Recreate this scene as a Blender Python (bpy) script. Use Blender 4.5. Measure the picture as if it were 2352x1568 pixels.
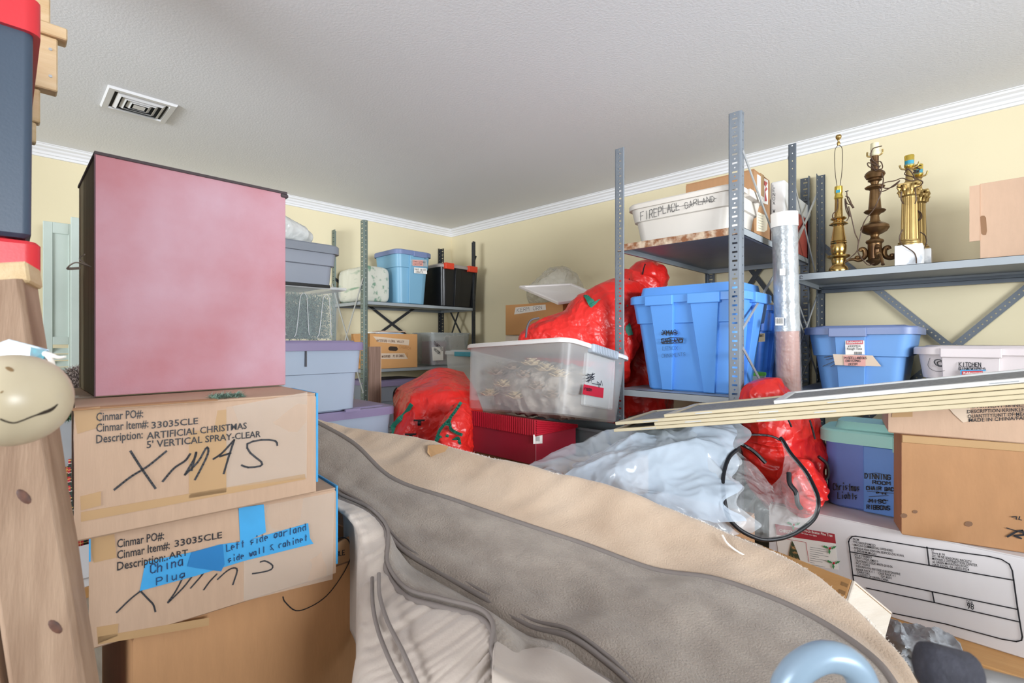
import bpy, bmesh, math, random
from mathutils import Vector, Matrix, noise
random.seed(7)
for _o in list(bpy.data.objects): bpy.data.objects.remove(_o)
SC = bpy.context.scene
COL = SC.collection
# ------------------------------------------------------------------ camera
FPX, CX, CY = 1120.0, 1176.0, 784.0
ZC, H = 1.30, 2.60
FW = Vector((-.6924, .7215, 0)).normalized(); RT = Vector((FW.y, -FW.x, 0)); UP = Vector((0, 0, 1))
CAM = Vector((0, 0, ZC))
cd = bpy.data.cameras.new('camera'); cam = bpy.data.objects.new('camera', cd); COL.objects.link(cam)
cd.sensor_width = 36; cd.lens = 36 * FPX / 2352; cd.clip_start = .02
cam.location = CAM; cam.rotation_euler = (math.pi / 2, 0, math.atan2(-FW.x, FW.y))
cd.dof.use_dof = True; cd.dof.focus_distance = 2.3; cd.dof.aperture_fstop = 5.6
SC.camera = cam
# ------------------------------------------------------------------ world, lights, exposure
w = bpy.data.worlds.new('world'); SC.world = w; w.use_nodes = True
w.node_tree.nodes['Background'].inputs[0].default_value = (.80, .90, 1, 1)
w.node_tree.nodes['Background'].inputs[1].default_value = 1.0
SC.view_settings.view_transform = 'Standard'; SC.view_settings.look = 'None'
SC.view_settings.exposure = 0.0; SC.view_settings.gamma = 1; SC.view_settings.use_curve_mapping = False
def area(name, loc, aim, sx, sy, power, color):
    l = bpy.data.lights.new(name, 'AREA'); l.shape = 'RECTANGLE'; l.size = sx; l.size_y = sy
    l.energy = power; l.color = color
    o = bpy.data.objects.new(name, l); COL.objects.link(o); o.location = loc
    o.rotation_euler = (Vector(aim) - Vector(loc)).to_track_quat('-Z', 'Y').to_euler()
    return o
area('window_daylight', (-1.5, -3.70, 1.4), (-1.6, 3, 1.4), 2.8, 1.8, 74, (.90, .95, 1))
area('window_daylight', (3.60, .6, 1.4), (-4, 1.6, 1.4), 2.8, 1.8, 38, (.90, .95, 1))
# added fill lamps inside the windows, aimed up to brighten far ceiling and walls
area('ceiling_fill', (-1.3, -3.69, 1.7), (-3.0, 2.6, 2.5), 2.6, .8, 62, (.90, .95, 1)).data.spread = 1.7
area('ceiling_fill', (3.59, .8, 1.7), (-3.2, 3.0, 2.45), 2.6, .8, 60, (.90, .95, 1)).data.spread = 1.2
# ------------------------------------------------------------------ pixel -> world
def ray(px, py):
    return FW + RT * ((px - CX) / FPX) + UP * ((CY - py) / FPX)
def P(px, py, d): return CAM + ray(px, py) * d
def onZ(px, py, zr): r = ray(px, py); return CAM + r * (zr / r.z)
def onX(px, py, X): r = ray(px, py); return CAM + r * (X / r.x)
def onY(px, py, Y): r = ray(px, py); return CAM + r * (Y / r.y)
# ------------------------------------------------------------------ materials
def lin(c):
    return tuple((v / 12.92 if v <= .04045 else ((v + .055) / 1.055) ** 2.4) for v in c)
def hx(s): return lin(tuple(int(s[i:i + 2], 16) / 255 for i in (0, 2, 4)))
MATS = {}
def mat(name, col, rough=.6, metal=0, var=.06, scale=6, stretch=(1, 1, 1), bump=0, bscale=40, alpha=1, coat=0, col2=None, spec=.5, thr=None, trans=0, sheen=0):
    if name in MATS: return MATS[name]
    m = bpy.data.materials.new(name); m.use_nodes = True; nt = m.node_tree; N = nt.nodes; L = nt.links
    b = N['Principled BSDF']; c = hx(col) if isinstance(col, str) else col
    b.inputs['Roughness'].default_value = rough; b.inputs['Metallic'].default_value = metal
    b.inputs['Specular IOR Level'].default_value = spec
    b.inputs['Coat Weight'].default_value = coat
    if sheen: b.inputs['Sheen Weight'].default_value = sheen
    b.inputs['Alpha'].default_value = alpha
    tc = N.new('ShaderNodeTexCoord'); mp = N.new('ShaderNodeMapping'); mp.inputs['Scale'].default_value = stretch
    L.new(tc.outputs['Object'], mp.inputs['Vector'])
    n = N.new('ShaderNodeTexNoise'); n.inputs['Scale'].default_value = scale; n.inputs['Detail'].default_value = 5
    L.new(mp.outputs[0], n.inputs['Vector'])
    r = N.new('ShaderNodeValToRGB')
    c2 = (hx(col2) if isinstance(col2, str) else col2) if col2 else tuple(min(1, v * (1 + var)) for v in c)
    c1 = c if col2 else tuple(v * (1 - var) for v in c)
    lo, hi = thr if thr else (.3, .7)
    r.color_ramp.elements[0].position = lo; r.color_ramp.elements[1].position = hi
    r.color_ramp.elements[0].color = (*c1, 1); r.color_ramp.elements[1].color = (*c2, 1)
    L.new(n.outputs['Fac'], r.inputs[0]); L.new(r.outputs[0], b.inputs['Base Color'])
    if bump:
        n2 = N.new('ShaderNodeTexNoise'); n2.inputs['Scale'].default_value = bscale; n2.inputs['Detail'].default_value = 6
        L.new(mp.outputs[0], n2.inputs['Vector'])
        bp = N.new('ShaderNodeBump'); bp.inputs['Strength'].default_value = bump; bp.inputs['Distance'].default_value = .01
        L.new(n2.outputs['Fac'], bp.inputs['Height']); L.new(bp.outputs[0], b.inputs['Normal'])
    MATS[name] = m; return m
def vinyl(name, col, rough, alpha=1, scale=9, strength=.5, col2=None):
    m = mat(name, col, rough, var=.08, alpha=alpha, scale=3, col2=col2)
    nt = m.node_tree; N = nt.nodes; L = nt.links; b = N['Principled BSDF']
    if b.inputs['Normal'].is_linked: return m
    tc = N['Texture Coordinate']
    nz = N.new('ShaderNodeTexNoise'); nz.inputs['Scale'].default_value = 4; nz.inputs['Detail'].default_value = 3
    vm = N.new('ShaderNodeVectorMath'); vm.operation = 'MULTIPLY_ADD'; vm.inputs[1].default_value = (.25, .25, .25)
    L.new(tc.outputs['Object'], nz.inputs['Vector']); L.new(nz.outputs['Color'], vm.inputs[0]); L.new(tc.outputs['Object'], vm.inputs[2])
    v = N.new('ShaderNodeTexVoronoi'); v.inputs['Scale'].default_value = scale; v.feature = 'F1'
    L.new(vm.outputs[0], v.inputs['Vector'])
    v2 = N.new('ShaderNodeTexVoronoi'); v2.inputs['Scale'].default_value = scale * 3.1
    L.new(vm.outputs[0], v2.inputs['Vector'])
    ad = N.new('ShaderNodeMath'); ad.operation = 'MULTIPLY_ADD'; ad.inputs[1].default_value = .35
    L.new(v2.outputs['Distance'], ad.inputs[0]); L.new(v.outputs['Distance'], ad.inputs[2])
    bp = N.new('ShaderNodeBump'); bp.inputs['Strength'].default_value = strength; bp.inputs['Distance'].default_value = .03
    L.new(ad.outputs[0], bp.inputs['Height']); L.new(bp.outputs[0], b.inputs['Normal'])
    return m
M_wall = mat('yellow_wall_paint', (.77, .68, .46), .75, var=.03, scale=1.2, bump=.04, bscale=120)
M_ceil = mat('ceiling_paint', (.82, .83, .86), .8, var=.01, scale=.7, bump=.12, bscale=90)
M_trim = mat('white_trim_paint', (.80, .80, .82), .45, var=.01)
M_card = mat('cardboard', 'c0a188', .7, var=.035, scale=9, stretch=(9, 9, 1.2), bump=.06, bscale=30)
M_card2 = mat('brown_cardboard', 'ae835c', .72, var=.04, scale=9, stretch=(6, 6, 1.5), bump=.06, bscale=30)
M_card3 = mat('pale_cardboard', 'c8a78d', .75, var=.03, scale=9, stretch=(6, 6, 1.5), bump=.06, bscale=30)
M_cardin = mat('cardboard_shadow_side', '9a8468', .8, var=.1, scale=8)
M_pink = mat('pink_panel', 'b9777f', .6, scale=2.4, col2='c8a2b0', thr=(.38, .66), bump=.1, bscale=160)
M_ink = mat('black_ink', '1d1d24', .5, var=.02)
M_ink2 = mat('faded_ink', '5a5a60', .6, var=.02)
M_inkb = mat('blue_ink', '1b3a78', .5)
M_steel = mat('grey_painted_steel', '7b828a', .45, metal=.25, var=.08, scale=8, bump=.05)
M_steeld = mat('dark_grey_steel', '5c636b', .45, metal=.3, var=.1, scale=8)
M_steelg = mat('green_grey_steel', '6d7a75', .42, metal=.35, var=.1, scale=10)
M_shelf = mat('grey_shelf_steel', '9aa1a6', .5, metal=.1, var=.06, scale=6, bump=.05)
M_rust = mat('rusty_steel', '8a5a3a', .75, col2='c9b49c', scale=22, thr=(.42, .6), bump=.3, bscale=60)
M_brace = mat('black_brace_steel', '34373b', .5, metal=.3)
M_zinc = mat('zinc_brace', 'b4b8bc', .35, metal=.5)
def tintmat(n, c, r=.42, **k): return mat(n, c, r, var=.04, scale=2.5, bump=.03, bscale=200, **k)
M_blue = tintmat('bright_blue_plastic', '5f9de8', .38)
M_blue2 = tintmat('deep_blue_plastic', '2f62b4', .35)
M_lblue = tintmat('light_blue_plastic', '7fa9cf')
M_lbluelid = tintmat('slate_blue_plastic', '707fa6')
M_tealblue = tintmat('teal_blue_plastic', '78a8c4')
M_grey = tintmat('grey_plastic', '8d939e')
M_greyb = tintmat('pale_blue_grey_plastic', 'a8b6c8', .4)
M_purple = tintmat('mauve_lid_plastic', '8c81a2')
M_white = tintmat('off_white_plastic', 'd9d2c9', .4)
M_black = tintmat('black_plastic', '17181b', .3)
M_orange = tintmat('orange_red_plastic', 'e0452a', .35)
M_slate = tintmat('slate_plastic', '46566a', .4)
M_redp = tintmat('red_plastic', 'ee3a44', .35)
M_dgrey = tintmat('dark_green_grey_plastic', '63726e', .45)
M_teal = tintmat('seafoam_plastic', '98cfc4', .4)
M_indigo = tintmat('indigo_plastic', '6076b8', .4)
M_tealh = tintmat('teal_handle', '3393ab', .4)
M_clear = mat('clear_plastic', 'e3e6e6', .18, alpha=.32, var=.02)
M_clear2 = mat('frosted_plastic', 'e6e8ea', .3, alpha=.42, var=.03)
M_frost = mat('frosted_bin_plastic', 'e4e6e6', .3, alpha=.30, var=.03)
M_clearl = mat('clear_bin_plastic', 'c5d0d2', .15, alpha=.16, var=.02)
M_clearg = mat('clear_grey_plastic', 'c5cccc', .15, alpha=.38, var=.02)
M_tape = mat('clear_tape', 'e8ddd0', .1, alpha=.22, var=.05)
M_btape = mat('blue_painters_tape', '3aa0dc', .5, var=.08, scale=14)
M_paper = mat('white_paper', 'eeeae4', .6, var=.02)
M_tan = mat('masking_tape', 'd9c3ac', .6, var=.03)
M_kraft = mat('kraft_tape', 'b99468', .5, var=.04)
M_redv = vinyl('red_vinyl', 'd82620', .34, scale=9, strength=.45)
M_redm = mat('dark_red_card', 'a3263a', .4, var=.04)
M_redl = mat('ribbed_red_card', 'b81e32', .35, var=.04)
M_green = mat('green_webbing', '14705a', .6, var=.1, scale=80)
M_blk = mat('black_piping', '16171c', .45, var=.05)
M_film = vinyl('milky_plastic_film', 'd3dbe3', .14, alpha=.5, scale=4, strength=.35)
M_film2 = vinyl('clear_plastic_film', 'dfe2e2', .12, alpha=.22, scale=9, strength=.8)
M_brass = mat('polished_brass', 'b8985c', .24, metal=1, var=.12, scale=14)
M_bronze = mat('antique_bronze', '5d442e', .36, metal=.8, col2='8f7048', scale=14, thr=(.4, .75))
M_gold = mat('satin_gold', 'b09660', .38, metal=.8, var=.1, scale=20)
M_cord = mat('brown_cord', '4a3526', .5)
M_marble = mat('white_marble', 'eeeeee', .25, col2='a9adb2', scale=9, thr=(.52, .62))
M_screenf = mat('cream_aluminium', 'cdbf9f', .42, var=.04)
M_screenw = mat('white_aluminium', 'e4e4e2', .4, var=.04)
M_mesh = mat('insect_mesh', '8e8f8e', .8, var=.2, scale=90)
M_taupe = mat('taupe_fabric', '91857a', .9, col2='a79b8f', scale=11, thr=(.34, .68), bump=.5, bscale=180, sheen=.3)
M_trimf = mat('grey_piping_fabric', '7d746f', .75, var=.06)
M_creamf = mat('cream_fleece', 'b39b84', .95, col2='c6b09a', scale=5, thr=(.3, .7), bump=.35, bscale=200, sheen=.4)
M_pad = mat('padded_fabric', 'aea095', .72, col2='c4b8ad', scale=4, thr=(.3, .7), bump=.12, bscale=200, sheen=.3)
M_fuzz = mat('white_fuzz', 'f2ece4', 1, var=.03)
def woodmat(name, c1, c2, sx=(1, 1, 1), rough=.6, scale=4, thr=(.3, .75)):
    return mat(name, c1, rough, col2=c2, scale=scale, stretch=sx, thr=thr, bump=.15, bscale=20)
M_pine = woodmat('pine', 'dcc39c', 'c9a878', (2, 14, 14), scale=3)
M_old = woodmat('weathered_pine', 'b0937b', '7d5e47', (16, 16, 1.0), scale=2.0, thr=(.4, .85))
M_plank = woodmat('brown_plank', '7a5f50', '96796a', (30, 30, 1.5), scale=3)
M_light = woodmat('light_plywood', 'e6ddd0', 'd9cdbd', (3, 3, 14), scale=3)
M_tanw = woodmat('tan_board', 'cf9f66', 'c18f56', (2, 10, 2), scale=3)
M_sage = mat('sage_paint', 'c0ccc4', .55, var=.04)
M_ballm = mat('cream_paint', 'd8cbb0', .3, col2='cbbd9f', scale=6, thr=(.4, .75))
M_galv = mat('galvanised_metal', 'c2d2e0', .3, metal=.3, var=.06)
M_ltube = mat('light_blue_metal', '92a9bd', .3, metal=.1, var=.04)
M_foam = mat('black_foam', '3b3b44', .85, var=.2, scale=60, bump=.4, bscale=150)
M_floor = mat('grey_wood_floor', 'a59a8a', .5, col2='8b8273', scale=3, stretch=(2, 18, 2), thr=(.3, .7), bump=.1, bscale=30)
M_leaf = mat('evergreen_needles', '2f5a3c', .7, var=.3, scale=40)
M_leafd = mat('dull_needles', '6d8577', .7, var=.5, scale=30)
M_moss = mat('dried_moss', '8f8078', .9, col2='4b403c', scale=90, thr=(.4, .6))
M_silver = vinyl('silver_tarp', '9b9fa4', .35, scale=12, strength=.5)
M_glass = mat('window_glass', 'ffffff', .05, alpha=.08, var=0)
# ------------------------------------------------------------------ mesh builder
def catm(p, t):
    n = len(p) - 1
    if n == 0: return p[0]
    t = max(0, min(n, t * n)); i = min(int(t), n - 1); f = t - i
    a = p[i - 1] if i > 0 else p[0] * 2 - p[1] if not isinstance(p[0], tuple) else p[0]
    d = p[i + 2] if i + 2 <= n else p[n] * 2 - p[n - 1]
    b, c = p[i], p[i + 1]
    return .5 * ((2 * b) + (c - a) * f + (2 * a - 5 * b + 4 * c - d) * f * f + (3 * b - a - 3 * c + d) * f ** 3)
def smooth(pts, n): return [catm(pts, k / n) for k in range(n + 1)]
class MB:
    def __init__(s): s.v = []; s.f = []
    def add(s, vs, fs, M=None):
        o = len(s.v); s.v += [tuple(M @ Vector(v)) if M else tuple(v) for v in vs]
        s.f += [tuple(i + o for i in f) for f in fs]; return s
    def box(s, x0, x1, y0, y1, z0, z1, M=None):
        v = [(x, y, z) for z in (z0, z1) for y in (y0, y1) for x in (x0, x1)]
        return s.add(v, [(0, 2, 3, 1), (4, 5, 7, 6), (0, 1, 5, 4), (2, 6, 7, 3), (0, 4, 6, 2), (1, 3, 7, 5)], M)
    def loft(s, rings, cap0=True, cap1=True, closed=True, M=None):
        n = len(rings[0]); vs = [v for r in rings for v in r]; fs = []
        for i in range(len(rings) - 1):
            for j in range(n if closed else n - 1):
                a = i * n + j; b = i * n + (j + 1) % n; fs.append((a, b, b + n, a + n))
        if cap0: fs.append(tuple(range(n - 1, -1, -1)))
        if cap1: fs.append(tuple(range((len(rings) - 1) * n, len(rings) * n)))
        return s.add(vs, fs, M)
    def tube(s, pts, r, n=8, closed=False, flat=1.0, cap=True, up=None):
        pts = [Vector(p) for p in pts]; m = len(pts); rings = []; prev = None
        for i, p in enumerate(pts):
            if closed: t = pts[(i + 1) % m] - pts[i - 1]
            else: t = pts[min(i + 1, m - 1)] - pts[max(i - 1, 0)]
            if t.length < 1e-9: t = Vector((0, 0, 1))
            t.normalize()
            if prev is None:
                u = Vector(up) if up else Vector((0, 0, 1)) if abs(t.z) < .9 else Vector((1, 0, 0))
                prev = u
            u = (prev - t * prev.dot(t)); u = u.normalized() if u.length > 1e-6 else t.orthogonal().normalized()
            prev = u; sd = t.cross(u); rr = r[i] if isinstance(r, (list, tuple)) else r
            rings.append([p + u * (math.cos(k * 2 * math.pi / n) * rr * flat) + sd * (math.sin(k * 2 * math.pi / n) * rr) for k in range(n)])
        if closed: rings.append(rings[0]); return s.loft(rings, False, False)
        return s.loft(rings, cap, cap)
    def lathe(s, prof, n=24, c=(0, 0, 0)):
        c = Vector(c)
        return s.loft([[c + Vector((r * math.cos(k * 2 * math.pi / n), r * math.sin(k * 2 * math.pi / n), z)) for k in range(n)] for r, z in prof])
    def grid(s, g, M=None):
        n = len(g[0]); return s.add([v for r in g for v in r], [(i * n + j, i * n + j + 1, (i + 1) * n + j + 1, (i + 1) * n + j) for i in range(len(g) - 1) for j in range(n - 1)], M)
    def build(s, name, m, parent=None, sm=0, bevel=0, seg=1, solid=0, sub=0, label=None):
        me = bpy.data.meshes.new(name); me.from_pydata(s.v, [], s.f); me.update()
        bm = bmesh.new(); bm.from_mesh(me); bmesh.ops.recalc_face_normals(bm, faces=bm.faces); bm.to_mesh(me); bm.free()
        me.materials.append(m); o = bpy.data.objects.new(name, me); COL.objects.link(o)
        if parent: o.parent = parent
        if sm:
            me.polygons.foreach_set('use_smooth', [True] * len(me.polygons))
            try: me.set_sharp_from_angle(angle=math.radians(sm))
            except Exception: pass
        if bevel:
            b = o.modifiers.new('b', 'BEVEL'); b.width = bevel; b.segments = seg; b.limit_method = 'ANGLE'; b.angle_limit = .6
        if solid:
            b = o.modifiers.new('s', 'SOLIDIFY'); b.thickness = solid; b.offset = 0
        if sub:
            b = o.modifiers.new('u', 'SUBSURF'); b.levels = sub; b.render_levels = sub
        if label: o['label'] = label
        return o
def tag(o, label=None, cat=None, group=None, kind=None):
    if label: o['label'] = label
    if cat: o['category'] = cat
    if group: o['group'] = group
    if kind: o['kind'] = kind
    return o
def root(name, loc, rz=0, label=None, cat=None, group=None, rx=0, ry=0):
    o = bpy.data.objects.new(name, None); o.empty_display_size = .05; COL.objects.link(o)
    o.location = loc; o.rotation_euler = (rx, ry, rz); return tag(o, label, cat, group)
def mw(o):
    M = Matrix.LocRotScale(o.location, o.rotation_euler, None)
    return (mw(o.parent) @ M) if o.parent else M
def struct(o): o['kind'] = 'structure'; return o
# point of a pixel on a local plane of a thing: face y=0 front, x=w right, x=0 left, z=h top
def lp(rt, px, py, ax='y', val=0.0, off=.0012):
    Mi = mw(rt).inverted(); o = Mi @ CAM; d = (Mi.to_3x3() @ ray(px, py)); i = 'xyz'.index(ax)
    sgn = -1 if o[i] < val else 1
    t = (val + sgn * off - o[i]) / d[i]; return o + d * t
def ribbon(mb, pts, wd, nrm):
    n = Vector(nrm)
    for a, b in zip(pts, pts[1:]):
        t = (b - a)
        if t.length < 1e-6: continue
        t.normalize(); s = n.cross(t) * wd / 2; e = t * wd * .35; u = n * (wd * .04)
        mb.add([a - e - s + u, b + e - s + u, b + e + s + u, a - e + s + u], [(0, 1, 2, 3)])
FONT = {'A': '002640 1232', 'B': '00063645443303 3342413000', 'C': '4436160501103041', 'D': '00062644422000', 'E': '46060040 0333', 'F': '000646 0333',
 'G': '45361605011030414323', 'H': '0006 4046 0343', 'I': '2026', 'K': '0006 460340', 'L': '060040', 'M': '0006234640', 'N': '00064046', 'O': '160501103041453616',
 'P': '00063645443303', 'Q': '160501103041453616 2240', 'R': '00063645443303 2340', 'S': '453616050413334241301001', 'T': '0646 2620', 'U': '060110304146', 'V': '062046',
 'W': '0610243046', 'X': '0640 0046', 'Y': '062346 2320', 'Z': '06460040', 'J': '46411001', 'h': '0006 03243330', 'r': '0004 033444', 'i': '2024 2627', 's': '34140312321110',
 't': '2620 1434', 'm': '0004 031423 23344340 2320', 'a': '34140301103133 3430', 'g': '341403013134 34311021', 'l': '2620', 'o': '1403011030333414', 'e': '023233140301103 0',
 'n': '0004 03243330', 'd': '3630 3314030110 31', 'c': '3414030110 30', 'u': '04011031 3430', 'b': '0600 03143330 10', 'k': '0600 0234 1330', 'w': '0410233044', 'f': '3616 1510 0434', 'p': '04001 0', 'v': '042044', '+': '2024 0242', '9': '433313042636453 0', '8': '23040516364533231302011030413 3', '.': '2021', '&': '40051636 1201'}
def strokes(ch):
    out = []
    for s in FONT.get(ch, '').split():
        if len(s) < 4: continue
        s = s[:len(s) // 2 * 2]; p = [(int(s[i]) / 4, int(s[i + 1]) / 6) for i in range(0, len(s), 2)]
        if len(p) > 1: out.append(p)
    return out
NRM = {'y': (0, 1, 0), 'x': (1, 0, 0), 'z': (0, 0, 1)}
def hand(mb, rt, s, p0, p1, hpx, wd=.003, ax='y', val=0.0, jit=.06, up=(0, -1), off=.0012):
    # handwriting: baseline from pixel p0 to p1, letter height hpx (px)
    n = len(s); A = Vector(p0); B = Vector(p1); dx = (B - A) / n; ux = Vector(up) * hpx
    for i, c in enumerate(s):
        jj = random.uniform(-jit, jit)
        for st in strokes(c):
            pts = []
            for (u, v) in st:
                q = A + dx * (i + .1 + u * .72) + ux * (v + jj) + Vector((random.uniform(-jit, jit), random.uniform(-jit, jit))) * hpx * .5
                pts.append(lp(rt, q.x, q.y, ax, val, off))
            n2 = Vector(NRM[ax]) * (-1 if (mw(rt).inverted() @ CAM)['xyz'.index(ax)] < val else 1)
            ribbon(mb, pts, wd, n2)
def scribble(mb, rt, pp, wd=.003, ax='y', val=0.0, sm=0, off=.0014):
    pts = [Vector((*p, 0)) for p in pp]
    if sm: pts = smooth(pts, sm)
    n2 = Vector(NRM[ax]) * (-1 if (mw(rt).inverted() @ CAM)['xyz'.index(ax)] < val else 1)
    ribbon(mb, [lp(rt, p.x, p.y, ax, val, off) for p in pts], wd, n2)
_tc = {}
def textverts(s):
    if s not in _tc:
        c = bpy.data.curves.new('t', 'FONT'); c.body = s; c.size = 1; c.resolution_u = 2; c.offset = .012
        o = bpy.data.objects.new('t', c); COL.objects.link(o)
        me = o.to_mesh(); _tc[s] = ([tuple(v.co) for v in me.vertices], [tuple(p.vertices) for p in me.polygons])
        o.to_mesh_clear(); bpy.data.objects.remove(o)
    return _tc[s]
def prn(mb, rt, s, p0, p1, hpx, ax='y', val=0.0, off=.0014):
    v, f = textverts(s)
    if not v: return
    x0 = min(a[0] for a in v); x1 = max(a[0] for a in v)
    A = lp(rt, *p0, ax, val, off); B = lp(rt, *p1, ax, val, off); C = lp(rt, p0[0], p0[1] - hpx, ax, val, off)
    if ax == 'y': C = Vector((A.x, A.y, C.z))
    e = (B - A) / (x1 - x0); u = (C - A) / .69
    mb.add([A + e * (a[0] - x0) + u * a[1] for a in v], f)
def decal(rt, name, m, quad, ax='y', val=0.0, off=.0008, th=.0006, label=None, parent=None):
    q = [lp(rt, *p, ax, val, off) for p in quad]
    n = Vector(NRM[ax]) * (-1 if (mw(rt).inverted() @ CAM)['xyz'.index(ax)] < val else 1) * th
    k = len(q); mb = MB(); mb.loft([[p - n for p in q], q]); return mb.build(name, m, parent or rt, label=label)
# ------------------------------------------------------------------ cartons
def fr(p0, p1):
    d = Vector(p1) - Vector(p0); return math.atan2(d.y, d.x), math.hypot(d.x, d.y)
def carton(name, label, p0, p1, D, h, m=None, cat='box', flaps=True, open_top=False, tape=True, group=None, rx=0, ry=0, inner=None):
    m = m or M_card; rz, W = fr(p0, p1)
    r = root(name, Vector(p0), rz, label, cat, group, rx, ry)
    t = .005
    if open_top:
        mb = MB(); mb.box(0, W, 0, D, 0, t)
        mb.box(0, W, 0, t, t, h); mb.box(0, W, D - t, D, t, h); mb.box(0, t, t, D - t, t, h); mb.box(W - t, W, t, D - t, t, h)
        mb.build('body', m, r, bevel=.001)
    else:
        mb = MB(); n = 10; rings = []
        def ring(z, ins=0):
            q = []
            for (x, y, dx, dy, L) in ((ins, ins, 1, 0, W - 2 * ins), (W - ins, ins, 0, 1, D - 2 * ins), (W - ins, D - ins, -1, 0, W - 2 * ins), (ins, D - ins, 0, -1, D - 2 * ins)):
                for k in range(n):
                    f = k / n; px = x + dx * L * f; py = y + dy * L * f
                    w2 = .0022 * noise.noise(Vector((px * 7, py * 7, z * 7 + len(label)))) * (1 if ins == 0 else 0) * (0 if k == 0 else 1)
                    q.append((px - dy * -w2, py + dx * -w2, z))
            return q
        for z, i in ((0, .004), (.004, 0), (h * .25, 0), (h * .5, 0), (h * .75, 0), (h - .012, 0), (h - .006, .003)): rings.append(ring(z, i))
        mb.loft(rings); mb.build('body', m, r, sm=40)
        if flaps:
            g = .002
            MB().box(.001, W - .001, .001, D / 2 - g, h - .006, h - .001).build('flap', m, r, bevel=.001)
            MB().box(.001, W - .001, D / 2 + g, D - .001, h - .006, h).build('flap', m, r, bevel=.001)
            if tape: MB().box(0, W, D / 2 - .03, D / 2 + .03, h - .001, h + .0005).build('tape', M_tape, r)
    return r, W
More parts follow.
